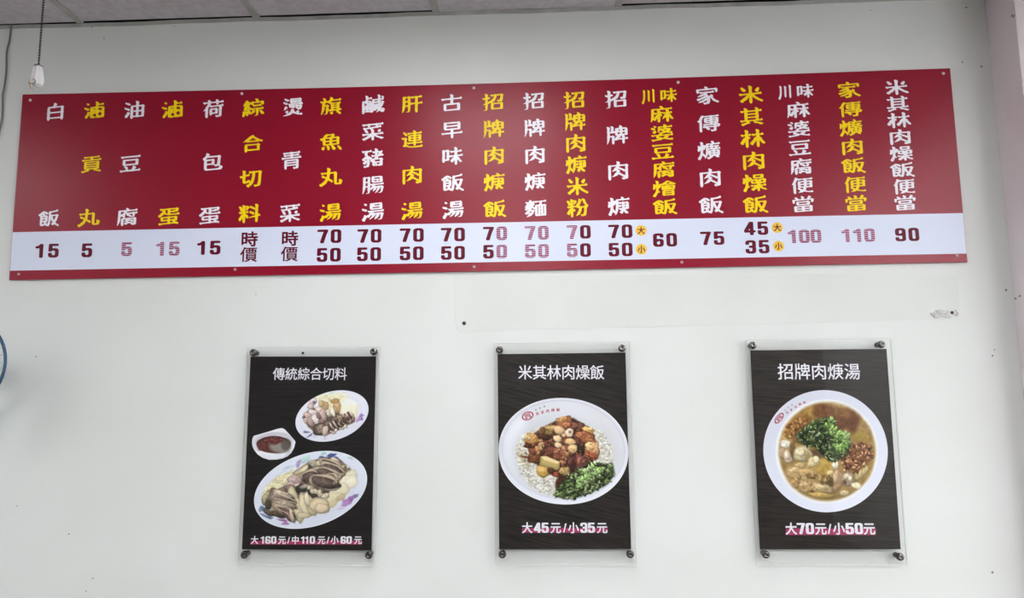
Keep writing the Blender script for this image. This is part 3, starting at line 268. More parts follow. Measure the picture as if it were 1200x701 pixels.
[[151,21,144,25,137,31,133,41,134,47,136,50,140,51,154,48,161,49,174,68,176,75,175,78,169,77,158,72,121,50,85,44,82,44,81,47,109,73,132,84,144,93,156,108,171,111,172,114,171,118,152,111,135,99,112,90,98,82,95,74,91,71,84,72,72,78,67,84,69,96,72,100,105,112,112,117,138,131,155,147,154,149,152,149,118,131,90,127,76,126,76,131,104,153,120,159,131,167,144,174,142,176,131,175,126,174,120,167,112,167,106,171,99,179,97,186,97,192,99,195,104,197,115,193,122,193,150,195,159,199,188,199,217,202,237,214,240,214,249,193,243,184,208,182,182,179,179,177,177,172,177,160,185,146,196,137,201,139,207,152,212,157,222,158,231,153,237,142,237,136,234,126,239,111,245,103,253,97,268,80,282,76,290,69,295,59,294,51,288,45,278,45,258,59,243,66,228,81,223,93,207,117,204,112,206,96,205,68,203,55,196,38,186,30,164,29,158,22],[78,173,73,176,67,187,65,216,68,226,73,230,80,232,91,231,156,238,156,244,149,261,150,266,155,270,167,269,179,261,185,253,188,242,190,241,255,246,262,249,269,250,280,244,286,234,285,202,278,192,273,189,265,192,259,201,257,226,241,226,190,221,179,216,162,218,97,213,95,210,94,188,92,182,85,174]],
[[96,17,89,25,85,39,85,143,83,148,68,156,65,164,68,174,81,180,88,204,104,240,115,246,123,245,140,239,188,244,202,250,223,247,257,250,277,261,281,261,289,242,284,234,224,230,221,225,222,220,229,219,254,221,266,228,287,211,282,197,283,161,281,155,272,150,271,146,273,143,288,137,294,133,300,124,300,115,298,111,292,108,293,101,287,94,266,93,260,91,259,53,255,40,247,34,227,34,221,28,217,27,208,31,201,39,199,49,203,54,208,55,219,51,226,52,230,58,233,73,233,86,230,89,177,84,177,81,185,74,194,60,189,51,180,48,171,50,160,57,147,82,145,81,140,75,134,74,126,78,121,84,119,96,121,100,124,101,138,99,147,100,157,105,173,102,227,106,230,108,233,112,232,117,229,119,222,119,214,115,180,115,151,111,146,105,141,103,135,104,129,109,123,120,124,127,127,130,145,129,188,133,193,135,194,141,194,143,191,144,155,141,147,142,141,146,137,152,134,167,134,196,136,204,140,210,150,214,164,214,191,217,194,220,194,226,131,222,128,220,114,194,111,180,110,173,112,162,111,34,108,24,102,18],[261,110,271,115,271,119,267,121,260,119,259,113],[222,138,231,139,241,143,242,147,239,148,223,148,221,142],[164,159,190,162,192,164,192,170,187,171,164,169,162,164],[223,165,243,166,252,172,253,176,250,177,223,175,221,170],[164,187,190,189,192,191,192,197,187,199,165,197,162,192],[224,192,253,194,254,203,251,204,224,202,222,199]],
[[71,15,64,18,59,23,54,34,56,39,64,50,78,78,85,108,87,152,85,158,80,138,76,133,67,130,60,133,56,145,61,183,61,190,57,201,60,207,68,209,77,205,87,198,89,198,88,233,87,241,83,250,85,257,89,260,95,260,110,252,117,240,115,228,115,218,127,218,142,210,144,228,151,236,160,238,193,239,204,242,205,247,198,259,197,264,199,270,204,274,213,274,221,269,233,245,235,244,259,246,279,257,282,256,290,238,285,230,235,227,225,223,217,223,216,221,217,210,222,208,231,209,241,216,246,217,257,214,272,221,281,202,275,195,262,194,260,182,263,180,284,191,292,175,293,170,287,163,262,163,257,159,251,157,240,160,238,157,238,151,249,151,256,152,265,158,268,158,288,142,283,127,284,114,283,106,284,97,282,84,279,78,270,69,276,60,275,51,267,47,260,47,243,56,233,67,218,68,216,66,207,51,197,42,182,34,177,25,172,23,165,24,158,28,154,33,151,41,151,47,157,52,168,54,182,66,175,71,170,78,166,103,157,76,148,57,132,32,129,32,127,34,130,53,117,60,108,74,105,76,94,44,85,28,83,19,78,15],[134,78,136,78,138,82,141,117,143,181,141,186,137,179,131,155,126,151,116,151,114,149,112,127,112,105,122,98],[195,86,210,88,212,98,203,100,195,98,194,94],[238,92,248,94,254,103,239,103,237,94],[198,115,210,117,212,126,211,129,205,130,195,124,195,117],[238,120,255,121,257,125,256,134,239,133,237,123],[169,142,172,142,181,147,206,147,210,149,211,152,196,156,173,155,170,152],[171,172,186,173,189,177,188,181,178,186,171,197,169,176],[229,178,232,177,234,179,235,191,226,193,217,191,215,181],[170,199,175,208,187,207,188,219,186,222,173,221,169,219]],
[[90,19,76,25,72,28,70,35,72,45,75,48,89,51,105,58,120,67,124,72,123,74,110,77,91,76,87,74,84,68,78,66,69,70,60,81,59,91,62,95,69,96,80,94,101,96,104,99,105,108,103,136,104,204,93,205,87,197,77,198,70,204,65,210,64,217,65,224,71,227,82,224,99,224,102,226,105,231,105,237,98,256,101,262,105,264,117,263,131,253,137,242,137,237,134,231,136,228,215,236,217,241,217,247,211,266,213,272,217,274,230,272,243,263,247,257,249,250,247,239,250,239,268,251,272,251,281,232,278,224,273,221,254,220,248,219,246,217,245,197,247,149,245,112,248,109,256,109,278,122,287,100,280,91,248,90,237,85,223,87,207,85,213,81,243,71,262,69,279,61,290,53,291,51,283,43,277,39,269,38,261,39,254,42,237,53,222,58,213,55,204,59,198,65,194,71,193,76,194,84,154,81,147,79,157,65,157,57,154,51,149,49,137,49,123,41,102,29,96,21],[134,100,168,101,214,106,216,108,217,116,217,129,209,130,135,124,133,114],[136,144,167,145,214,150,215,153,215,173,203,173,135,167,134,165],[134,187,214,193,217,201,217,215,214,216,137,209,134,206,133,199]],
[[115,21,110,25,104,38,102,104,100,103,88,81,85,68,79,64,72,63,63,67,55,76,52,86,53,92,62,106,84,150,88,154,97,159,101,175,99,180,92,180,88,179,82,172,72,173,61,184,58,192,58,196,61,201,65,203,80,199,91,199,101,201,103,234,97,257,100,263,107,265,117,263,124,259,130,254,135,246,137,238,133,228,133,207,136,206,154,216,163,194,162,191,157,184,136,185,132,182,132,174,141,175,144,169,152,161,154,153,148,145,142,142,135,142,134,141,132,33,124,22,120,20],[225,30,220,34,214,48,213,116,212,120,202,105,198,93,190,81,184,75,183,65,179,59,172,56,160,61,152,69,149,79,150,86,161,104,179,125,186,146,199,164,210,171,212,175,213,187,212,190,198,190,192,182,184,181,172,189,168,195,166,203,169,209,173,211,187,209,212,211,213,244,208,268,211,273,217,275,224,275,233,271,242,263,247,255,248,246,243,236,243,217,245,214,255,214,276,228,279,228,280,225,288,206,285,199,277,196,250,194,244,184,244,176,267,157,266,148,280,120,297,96,299,87,297,80,292,76,286,75,275,79,267,87,247,122,244,123,242,43,234,32,230,30]],
[[75,20,64,27,59,36,59,43,77,79,83,104,87,150,86,152,85,150,79,134,68,128,59,132,56,138,55,145,61,171,61,185,58,197,59,203,62,207,68,208,76,206,84,202,86,203,85,238,82,248,82,253,85,256,90,258,98,257,111,249,118,237,118,232,116,226,116,220,129,221,142,214,150,202,151,197,149,190,177,190,194,198,213,185,218,192,223,196,259,198,271,205,275,204,292,190,293,186,287,172,287,150,284,144,277,140,243,139,229,122,233,119,258,121,279,133,282,133,291,114,286,105,253,103,242,101,240,98,244,93,256,87,261,80,270,74,273,73,281,76,283,75,287,67,294,58,294,54,292,50,284,47,268,50,250,61,239,66,227,80,225,75,225,42,222,37,216,30,207,30,202,38,199,48,198,65,197,67,184,56,173,50,170,41,166,37,159,36,148,41,141,51,139,58,141,63,144,66,154,70,175,95,162,94,155,87,146,88,140,92,135,99,133,106,134,111,140,115,152,112,176,113,197,116,198,119,196,128,188,133,155,131,143,135,137,146,137,170,135,174,121,155,117,156,115,163,114,160,113,109,114,103,125,94,126,83,119,78,106,77,96,45,91,35,89,25,84,20],[165,151,175,151,180,153,182,169,180,173,164,171,163,154],[244,158,254,158,260,160,261,177,259,180,242,178,241,166],[175,200,165,206,161,215,161,244,163,250,167,254,175,256,186,256,228,260,237,259,250,266,270,251,271,248,267,237,266,215,264,209,259,204,252,203,235,205],[188,219,234,224,236,228,236,241,234,242,188,238,187,235,187,224]],
[[95,18,92,20,87,28,84,46,84,149,75,156,72,163,76,172,82,181,88,202,102,242,103,247,102,255,104,260,111,263,120,261,128,257,138,247,150,245,188,247,204,253,217,251,247,253,258,255,275,265,279,266,288,247,283,238,227,233,224,230,223,219,225,215,252,216,266,224,287,207,288,204,282,191,282,125,278,119,273,116,249,118,223,115,220,110,215,85,208,69,211,67,227,63,246,60,258,60,280,71,289,52,287,45,282,42,262,42,221,47,188,53,182,47,172,40,146,36,135,35,133,36,133,39,149,55,156,67,133,87,127,100,130,108,140,113,135,122,133,130,132,173,134,197,138,204,146,208,159,208,193,212,195,214,196,224,195,228,192,230,173,229,155,226,150,220,145,219,132,225,115,194,111,173,113,155,111,29,109,25,103,19],[175,83,179,84,190,107,190,111,171,112,152,108,152,107,161,94],[163,129,173,129,193,131,195,136,196,146,195,151,184,153,164,150,161,139],[225,134,252,137,255,150,254,157,247,158,226,156,224,152,223,142],[165,169,193,172,194,175,194,192,190,193,163,191,161,188,161,173],[227,175,236,174,252,177,254,188,254,197,248,199,226,195,225,179]],
[[95,28,86,36,82,48,82,104,85,112,90,117,95,118,121,117,164,121,174,124,188,124,240,128,253,135,257,133,275,117,276,114,271,102,271,53,268,45,263,40,258,39,238,42,191,37,182,33,140,33],[112,48,159,53,161,57,162,67,151,68,114,64,111,59],[190,56,240,58,242,61,242,72,241,74,235,75,192,71,190,69,189,64],[111,82,148,85,159,87,161,91,161,102,155,103,114,98,110,90,110,84],[192,90,202,90,239,94,242,101,242,109,231,110,193,105,191,104,190,96],[119,129,110,136,106,146,106,172,110,180,115,183,218,193,229,199,251,183,251,179,247,171,246,147,243,140,237,135,228,134,216,136],[133,148,214,155,217,159,217,172,214,174,135,168,132,163,132,150],[77,157,73,160,68,171,67,204,70,210,75,214,81,215,91,215,101,218,100,225,94,234,92,240,93,247,98,250,109,249,121,241,127,233,133,220,156,221,160,224,161,236,160,246,156,256,156,263,161,268,170,268,183,260,190,251,192,242,188,233,188,226,192,224,210,225,216,227,220,234,225,246,230,255,232,269,237,273,245,273,256,267,262,256,261,247,250,235,249,231,258,229,271,236,291,219,286,203,285,191,283,183,274,174,266,175,261,183,258,192,259,210,258,212,253,212,245,211,237,207,213,209,193,207,180,202,167,204,139,203,132,201,123,196,95,198,93,195,92,167,85,158]],
[[205,28,199,43,200,47,230,47,234,49,234,83,171,83,197,54,195,50,180,41,164,60,148,75,148,77,153,83,123,84,120,87,120,100,123,102,234,103,234,113,232,115,140,112,130,112,127,114,125,128,129,131,196,132,196,141,195,143,141,143,138,145,138,209,138,212,141,213,195,214,196,223,194,224,131,224,128,226,127,229,110,197,109,31,106,29,92,29,88,30,88,162,86,162,65,139,62,141,52,159,67,177,91,211,115,260,119,260,134,256,135,251,133,244,134,243,195,243,198,260,215,260,219,259,219,245,220,243,286,243,289,241,289,228,288,225,221,224,219,223,219,217,221,214,276,213,279,212,279,146,278,144,267,142,291,119,293,115,291,112,278,105,267,115,258,116,257,113,257,105,259,102,291,102,292,99,292,85,289,84,258,83,257,47,255,38,250,32,232,28],[220,133,245,132,247,134,236,143,221,143,219,142],[160,159,195,159,196,161,196,170,194,171,161,171,159,169],[220,159,257,159,258,161,258,170,256,171,220,171,219,169],[160,187,195,186,196,189,196,196,194,198,161,198,159,195],[220,187,257,186,258,189,258,196,256,198,220,198,219,195]],
[[145,27,134,42,134,45,153,56,166,71,174,93,177,109,179,138,181,140,199,140,200,131,197,99,193,78,185,60,170,41,151,29],[72,33,58,38,57,41,63,61,69,99,72,101,85,99,88,95,78,43,75,34],[240,34,229,39,226,42,224,50,224,137,226,140,243,140,245,138,245,58,247,55,265,54,269,56,271,62,272,86,273,88,289,82,291,79,290,58,288,48,283,39,277,35,271,34],[102,40,95,97,98,100,110,102,112,101,114,89,119,45,116,42],[133,57,130,60,119,102,121,105,134,108,132,119,85,113,67,108,64,110,59,126,60,129,68,134,78,146,95,168,92,169,64,165,57,185,66,192,77,208,89,229,103,260,106,262,123,256,125,252,110,223,91,190,105,190,111,192,130,223,133,222,149,212,123,171,97,136,126,139,120,162,134,167,138,165,149,135,154,114,152,111,136,107,149,63,146,60],[271,137,261,152,258,154,158,143,152,158,152,162,167,171,192,206,190,208,152,208,150,212,151,228,154,229,205,230,195,255,198,258,212,262,215,261,218,256,231,229,286,229,287,212,286,208,219,207,193,169,195,168,247,173,247,175,234,194,238,198,251,203,267,183,288,149,287,144]],
[[187,30,185,32,180,49,183,50,206,50,208,52,207,119,151,120,147,113,137,108,149,73,174,108,190,104,193,101,173,67,153,44,137,56,137,59,143,66,133,64,130,68,121,101,123,105,132,108,130,119,124,120,89,114,66,108,63,110,59,127,68,134,78,147,93,168,90,169,63,165,57,183,67,193,81,215,103,261,107,261,121,255,122,252,109,225,88,189,107,191,127,225,136,220,144,214,120,173,93,136,93,134,122,138,123,141,116,161,120,164,130,167,134,163,148,128,149,139,152,140,284,140,288,139,288,123,287,120,231,119,231,53,228,40,224,34,217,31],[71,34,58,39,56,42,63,66,68,99,71,101,84,99,86,97,86,93,77,45,74,35],[102,42,100,48,94,97,96,99,109,102,112,97,118,47,116,45],[274,47,244,99,246,103,258,109,262,108,267,101,293,59,291,54,277,47],[174,165,172,167,172,184,155,184,153,186,153,228,156,230,209,231,209,234,200,254,201,258,217,262,220,261,237,230,283,230,286,229,286,186,284,184,266,184,266,167,264,165],[173,186,263,185,265,188,265,209,261,211,175,210,173,208]],
[[98,29,97,36,97,130,98,133,252,133,256,132,256,34,255,30,234,30,232,41,230,43,124,43,120,41,119,29],[121,65,231,64,233,67,232,110,229,112,122,112,120,108],[72,152,59,168,60,172,91,186,119,204,141,221,179,262,196,254,197,251,192,243,192,240,210,223,249,196,291,176,294,172,279,154,242,173,240,171,240,161,238,159,113,159,110,160,108,168,77,152],[129,181,224,180,227,182,202,201,176,223]],
[[140,29,127,43,127,46,156,70,176,103,188,143,193,191,193,218,155,219,154,222,154,238,158,240,286,239,287,234,282,108,277,66,275,55,270,44,265,37,255,32,217,31,212,33,207,50,207,53,209,54,243,53,248,56,253,66,255,75,260,119,264,217,261,218,218,218,216,216,214,170,209,132,196,89,175,56,147,32,143,29],[87,65,77,84,86,94,88,103,88,166,86,167,59,162,55,181,59,184,87,191,88,250,91,252,107,252,110,249,110,196,155,204,157,201,160,187,159,184,156,183,110,172,110,104,114,103,156,121,159,118,162,103,161,101]],
[[101,28,100,31,99,117,83,83,70,62,67,61,65,63,56,80,71,105,82,126,93,155,92,157,61,157,60,160,60,176,62,178,97,178,100,180,100,260,103,261,118,261,121,259,122,179,159,178,162,177,162,160,161,157,125,157,123,155,154,114,160,103,239,118,240,260,242,262,259,262,261,258,261,123,265,122,289,125,291,122,293,109,291,104,265,100,261,98,261,29,254,28,242,28,240,29,238,95,164,82,161,85,158,101,147,90,143,90,123,124,121,120,121,30,119,28],[207,135,191,148,165,165,166,169,174,180,177,180,196,170,218,153,218,148,210,136],[138,183,128,186,126,191,142,245,147,247,160,243,162,238,146,193,142,184],[77,184,75,187,72,203,62,239,63,242,75,246,79,244,82,238,87,224,94,191,92,187],[217,195,197,214,177,228,177,231,187,243,192,243,206,233,229,213,230,210,227,206,220,196]],
[[165,28,163,31,163,127,133,90,111,68,89,50,73,40,59,55,58,58,59,60,80,73,99,89,119,108,133,124,145,142,142,143,65,143,63,146,63,162,64,165,66,166,162,166,163,259,166,261,183,261,185,261,187,258,188,166,284,166,287,164,287,146,285,143,208,143,205,142,216,126,247,94,294,60,280,44,274,44,238,71,214,95,187,127,187,30,184,28],[231,176,217,183,215,186,236,219,250,247,256,249,274,241,275,239,274,236,251,198,235,177],[112,178,96,210,77,237,79,240,94,247,100,244,111,229,123,210,134,189,133,186,129,183,116,178]],
[[72,29,60,43,61,47,103,62,137,80,134,82,65,82,62,83,62,100,63,103,105,103,108,106,107,210,105,211,70,212,69,216,70,233,107,233,108,259,112,261,130,260,130,235,132,233,218,233,220,235,220,260,238,261,242,259,243,233,279,233,282,232,282,215,281,212,245,211,243,210,242,106,245,103,287,103,288,99,287,82,144,81,145,79,158,70,157,65,108,41,77,29],[269,29,234,47,195,63,192,65,192,67,204,79,208,80,273,53,287,46,288,43,285,39],[131,104,218,103,220,106,220,125,217,127,132,126,130,124],[131,148,218,147,220,150,220,169,217,171,132,170,130,168],[131,191,218,190,220,192,220,210,217,212,132,211,130,209]],
[[108,29,107,32,106,139,87,101,70,76,68,75,66,76,56,92,56,96,77,126,88,148,101,185,99,186,63,187,62,190,62,205,64,208,106,209,107,261,110,262,126,262,128,262,129,259,130,209,162,208,164,205,164,190,163,187,132,186,130,184,170,137,158,120,155,119,134,148,130,151,129,31,127,29],[218,29,217,32,217,140,192,96,170,67,165,67,154,84,171,104,184,125,203,162,211,185,209,186,173,187,171,190,172,207,175,209,216,209,217,261,220,262,236,262,238,262,239,259,240,209,284,209,287,207,287,190,286,187,248,186,246,185,261,142,272,120,283,103,293,90,294,86,280,71,276,71,258,99,240,138,239,31,237,29]],
[[74,28,72,33,72,221,74,225,163,225,165,233,168,260,171,261,187,261,191,259,188,229,189,225,274,225,277,224,278,46,272,34,263,30,251,28,221,28,219,29,214,46,214,49,217,50,252,50,255,53,254,202,185,203,182,201,181,198,183,194,217,174,245,153,246,149,233,135,230,135,186,167,172,176,162,163,145,148,133,139,115,132,103,146,102,149,134,167,145,179,153,192,157,201,154,203,97,203,95,199,95,30,92,28],[113,60,102,73,101,76,126,89,143,103,154,118,161,134,166,150,169,153,185,153,188,152,189,147,183,126,184,123,222,95,244,75,243,72,232,61,228,60,198,85,173,103,163,91,146,76,130,66]],
[[71,28,58,42,71,65,79,83,88,120,91,174,91,257,93,259,108,259,111,256,111,166,117,183,125,217,129,218,141,214,143,212,126,157,123,156,111,160,109,122,109,115,135,78,137,72,126,60,122,60,106,85,103,88,97,67,89,51,75,30],[202,28,200,31,199,78,167,50,139,33,136,34,125,48,126,51,162,72,185,93,183,94,136,95,135,99,136,114,198,115,200,117,200,130,199,132,144,132,141,134,141,189,144,190,205,190,206,187,206,139,215,137,218,140,218,187,219,190,283,190,284,187,284,134,281,132,224,132,223,130,223,117,225,115,289,114,290,99,289,95,240,94,238,93,256,75,281,58,293,53,295,49,283,35,280,34,255,50,224,79,222,29,219,28],[70,140,59,145,58,150,65,172,69,207,70,209,76,209,85,207,85,194,78,153,74,142],[161,150,186,150,186,172,161,172],[238,150,264,150,264,172,238,172],[165,199,163,206,163,251,165,254,258,254,262,253,263,202,261,199],[185,218,240,218,241,220,241,235,239,237,185,237,184,234]],
[[166,28,152,37,151,39,153,46,141,43,136,57,133,60,92,42,74,32,70,34,63,51,71,60,74,70,75,188,78,189,106,190,100,210,115,216,119,212,128,190,151,189,154,188,154,104,151,102,95,102,94,67,94,65,96,65,125,77,125,79,120,93,133,100,139,95,158,57,161,62,168,85,172,110,174,144,174,237,180,240,233,246,272,255,283,243,284,239,283,237,250,228,196,222,195,219,195,194,197,192,272,192,282,188,280,170,273,140,265,114,250,83,268,63,291,47,292,43,281,30,277,29,258,43,236,64,211,39,197,30,193,30,183,42,182,45,202,60,216,73,223,83,209,114,195,151,194,147,192,112,187,78,180,51,170,30],[235,106,237,105,241,113,251,138,259,168,258,171,215,171,212,170,221,137],[95,120,133,120,135,122,135,137,133,138,95,138,94,136],[95,156,133,156,135,158,135,170,133,171,95,171,94,169],[64,188,54,207,84,230,111,263,126,258,127,255,125,250,125,248,157,222,166,212,165,207,157,197,153,196,133,216,113,232,87,204,67,188]],
[[69,28,67,30,62,49,65,50,87,50,89,52,89,112,87,115,61,107,55,127,57,129,89,139,89,188,87,190,60,191,59,193,59,209,61,211,89,212,89,260,92,261,109,261,112,258,112,212,139,211,142,208,142,193,140,190,114,190,112,189,112,148,114,146,137,153,140,149,142,135,139,132,112,122,112,46,108,37,104,33,96,30,82,28],[155,28,154,33,154,131,155,135,274,135,278,134,279,33,277,29,258,29,256,39,254,41,178,41,175,39,174,28],[176,62,255,62,256,113,176,113],[150,141,139,154,138,157,158,170,170,182,180,198,187,227,185,228,147,229,146,233,147,249,278,250,282,248,281,220,277,178,274,163,267,152,257,147,225,147,222,148,217,165,218,168,247,168,252,172,256,188,259,226,257,228,214,228,210,226,207,207,200,188,190,171,174,153,156,142]],
[[73,28,58,34,57,37,66,67,72,118,74,255,77,257,92,257,94,256,94,194,96,193,112,193,114,195,115,259,117,261,133,261,135,258,135,194,137,193,154,192,156,190,156,176,152,173,95,173,94,143,96,140,139,140,142,139,143,30,141,28,135,28,124,28,121,30,121,119,95,120,93,119,92,113,90,85,83,48,77,29],[232,28,231,31,230,80,150,81,147,83,148,100,166,101,157,109,157,113,180,126,191,136,189,137,161,137,158,139,158,236,161,238,197,238,206,260,209,262,230,258,230,254,223,240,223,238,281,238,284,235,284,139,281,137,219,137,203,118,179,102,181,100,229,100,231,103,231,134,234,136,249,136,252,133,253,101,288,100,291,99,291,84,290,81,253,80,252,29,249,28],[179,156,205,156,208,164,210,177,179,178],[229,156,262,156,262,177,232,178],[179,197,209,197,210,218,179,219],[232,197,262,197,262,218,232,219]],
[[138,27,125,35,123,38,134,71,125,64,122,65,104,92,91,57,73,29,69,29,57,41,75,73,82,92,87,116,90,147,91,259,106,260,109,258,110,166,117,184,126,216,131,217,144,212,145,237,146,240,206,241,207,243,202,258,218,262,223,261,232,241,287,240,288,225,286,221,166,220,165,147,160,93,151,53,142,29],[167,29,158,40,156,45,176,60,187,70,194,80,204,101,202,103,175,104,174,107,174,120,177,122,208,122,210,124,211,134,210,142,171,142,168,144,167,157,169,160,209,161,211,163,210,180,175,181,174,184,174,196,177,198,210,198,211,200,212,214,216,215,230,215,233,198,273,197,275,194,275,162,288,160,289,156,289,144,275,141,274,105,271,103,239,103,237,102,252,75,272,56,286,47,287,44,276,30,272,30,259,39,243,54,221,85,210,66,199,53,186,40,171,30],[134,82,136,82,138,86,143,120,145,170,144,208,142,206,126,160,122,158,111,163,110,160,108,118],[231,122,254,122,255,141,232,142],[69,142,59,146,58,149,65,174,69,208,71,210,83,209,85,207,85,196,80,162,75,144,73,142],[232,161,254,161,255,179,232,180]],
[[191,29,179,38,177,42,198,64,208,77,220,102,218,104,201,103,176,67,159,50,142,36,138,37,128,46,127,51,149,69,161,82,175,101,175,103,174,104,158,104,129,77,112,88,83,32,78,33,63,44,103,125,106,126,109,125,122,114,115,96,116,95,129,104,141,116,154,134,155,136,153,137,124,138,122,141,123,155,127,157,291,156,292,141,290,137,183,137,180,136,174,125,175,124,281,124,284,121,276,54,273,43,268,34,256,29,229,29,226,32,222,46,223,49,248,49,253,54,255,60,261,103,258,104,246,104,243,102,232,78,217,55,195,30],[101,149,81,163,58,176,59,180,69,192,93,182,113,168,114,164,112,160,105,151],[147,170,146,177,146,250,147,253,266,254,270,252,271,174,269,170],[169,188,247,187,248,190,248,201,245,203,170,203,168,200],[113,215,100,225,71,243,72,247,81,258,86,259,95,254,118,241,126,233,127,230,124,225,117,215],[169,221,247,220,248,223,248,233,245,235,170,235,168,233]],
[[73,25,56,42,55,46,56,50,90,69,116,94,135,121,144,143,149,161,146,163,64,163,61,165,60,169,60,189,62,193,66,194,156,194,158,215,160,261,165,265,184,265,189,264,192,260,190,194,285,194,290,192,291,168,287,163,204,163,201,161,208,142,222,115,241,90,267,67,294,52,295,48,294,44,279,26,272,25,246,41,220,63,200,90,183,119,176,134,156,93,138,69,110,44,80,26]],
[[163,24,160,26,158,30,158,106,101,106,99,105,98,94,94,91,74,91,69,94,69,216,71,220,75,221,157,221,158,224,158,260,160,264,164,266,184,266,187,265,190,261,190,224,191,221,275,221,280,219,281,214,281,97,280,94,276,91,256,91,251,95,249,106,190,106,189,28,184,24],[100,137,158,137,158,190,100,191],[190,137,249,137,250,190,190,191]],
[[124,24,120,28,112,47,114,54,118,55,158,55,160,57,160,257,163,261,166,262,188,262,191,260,193,255,193,57,190,41,183,31,171,26,151,24],[272,75,267,81,261,105,246,142,221,191,221,194,224,199,243,206,250,202,278,150,293,114,300,90,297,83,277,75],[74,79,54,90,52,97,64,114,75,135,86,164,95,200,101,204,122,200,126,197,127,191,113,143,94,100,81,81]],
[[72,25,58,41,57,47,63,53,86,65,102,82,113,103,119,126,121,144,119,146,62,147,59,152,59,171,61,175,66,176,284,176,290,174,291,151,287,146,223,146,221,144,221,60,228,58,258,58,261,60,265,71,266,99,269,102,274,103,293,94,295,90,294,67,291,52,283,36,273,30,265,29,214,29,200,34,193,43,190,59,189,145,187,146,156,146,154,145,151,119,142,90,129,65,108,43,78,26],[86,217,81,222,81,240,83,244,87,247,263,247,268,245,270,241,270,222,268,219,264,216]],
[[52,41,47,44,46,49,94,223,97,227,102,229,120,228,124,225,125,221,76,47,73,43,69,41]],
[[208,24,203,28,197,46,198,52,203,54,231,53,234,55,235,110,233,114,183,113,202,90,215,69,212,63,194,53,189,55,177,74,156,100,157,106,167,112,164,114,147,113,147,80,143,75,139,74,93,74,92,71,92,59,89,55,69,53,64,57,63,62,63,241,66,248,70,250,138,250,144,248,147,243,147,191,149,188,202,189,202,207,155,208,150,213,150,229,152,233,156,236,202,236,202,260,208,266,225,266,230,264,232,260,232,238,233,236,279,236,285,233,286,214,283,209,279,208,233,207,232,205,232,191,234,188,290,188,295,186,297,177,297,165,295,161,291,159,266,159,265,155,266,143,288,142,292,140,294,136,294,119,288,114,267,114,265,112,265,46,260,34,255,30,244,26],[93,103,114,102,116,104,116,146,115,148,94,148,92,147],[148,143,233,142,235,145,234,157,231,159,148,159,147,156],[93,178,116,178,116,220,92,219]],
[[274,26,251,38,219,51,217,53,217,57,223,63,220,64,189,64,188,63,193,59,194,55,186,48,169,39,144,30,133,27,127,28,117,40,118,45,143,53,166,63,164,64,138,64,136,67,136,158,140,160,278,159,279,156,279,67,277,64,249,64,295,42,294,37,278,26],[87,27,85,31,85,156,83,156,68,136,64,134,61,136,52,153,52,157,73,189,84,208,96,233,105,260,112,261,126,257,131,251,289,250,290,234,289,230,241,230,239,228,240,221,280,221,283,220,283,170,281,167,132,167,130,170,131,220,133,221,173,221,174,228,172,230,127,230,123,235,109,200,108,29,106,27],[160,82,254,82,256,83,256,88,254,90,162,90,160,89],[160,108,254,108,256,109,256,114,254,117,162,117,160,115],[160,135,254,134,256,136,256,140,254,142,162,142,160,141],[153,186,173,186,174,202,153,202],[195,186,216,186,217,202,195,202],[239,186,259,186,259,202,239,202],[195,222,216,221,217,229,215,230,196,230,195,228]],
[[66,25,65,27,66,30,90,45,113,55,122,61,138,80,140,86,133,87,92,83,87,82,83,76,76,75,68,79,61,88,59,97,61,102,67,104,76,102,91,102,142,106,155,113,157,123,157,134,155,136,107,134,99,132,92,134,85,140,80,151,79,208,75,228,76,233,79,237,88,239,96,236,106,229,112,220,113,211,110,201,109,156,110,152,156,156,166,161,182,159,229,163,237,162,252,170,273,152,274,150,269,138,269,129,270,127,278,129,280,127,288,108,282,100,268,98,259,94,242,97,209,94,203,93,202,91,217,71,234,63,258,59,278,71,281,71,290,52,290,46,287,42,274,39,258,40,223,46,191,60,183,67,178,80,175,81,169,65,159,51,153,47,146,46,107,27],[192,112,212,113,236,116,238,124,238,144,220,143,190,139,186,125,186,117,187,115],[140,173,131,179,126,191,126,234,129,241,133,246,138,248,155,248,229,255,242,262,264,244,259,229,260,194,258,187,252,181,247,179,208,178],[156,193,195,196,226,200,228,203,228,233,220,235,156,229,154,223,155,196]],
]
OUTLINES = dict(zip(GLYPH_KEYS, GLYPH_DATA))


def decode(k):
    return [[(v[i] / 250.0 - .2, v[i + 1] / 250.0 - .2) for i in range(0, len(v), 2)] for v in OUTLINES[k]]


def flat_shape(name, loops, y, material, parent):
    """Printed flat shape: loops of (x, z) in the parent's frame, holes by nesting, facing the room."""
    cu = bpy.data.curves.new(name, 'CURVE')
    cu.dimensions = '2D'
    cu.fill_mode = 'FRONT'
    for lp in loops:
        s = cu.splines.new('POLY')
        s.points.add(len(lp) - 1)
        s.points.foreach_set('co', [c for p in lp for c in (p[0], p[1], 0.0, 1.0)])
        s.use_cyclic_u = True
    tmp = bpy.data.objects.new(name, cu)
    COL.objects.link(tmp)
    dg = bpy.context.evaluated_depsgraph_get()
    me = bpy.data.meshes.new_from_object(tmp.evaluated_get(dg))
    bpy.data.objects.remove(tmp)
    bpy.data.curves.remove(cu)
    me.materials.clear()
    me.transform(Matrix.Translation((0, y, 0)) @ FACING)
    me.name = name
    return link(name, me, material, parent)


def glyph_loops(key, cx, cz, w, h, rot=0.0):
    """One character, its square centred on (cx, cz), w x h metres per em."""
    mid = (.3, .5) if key[0] == 'd' else ((.15, .36) if key == 'h/' else (.5, .38))
    c, s = math.cos(rot), math.sin(rot)
    out = []
    for lp in decode(key):
        q = []
        for x, z in lp:
            u, v = (x - mid[0]) * w, (z - mid[1]) * h
            q.append((cx + u * c - v * s, cz + u * s + v * c))
        out.append(q)
    return out


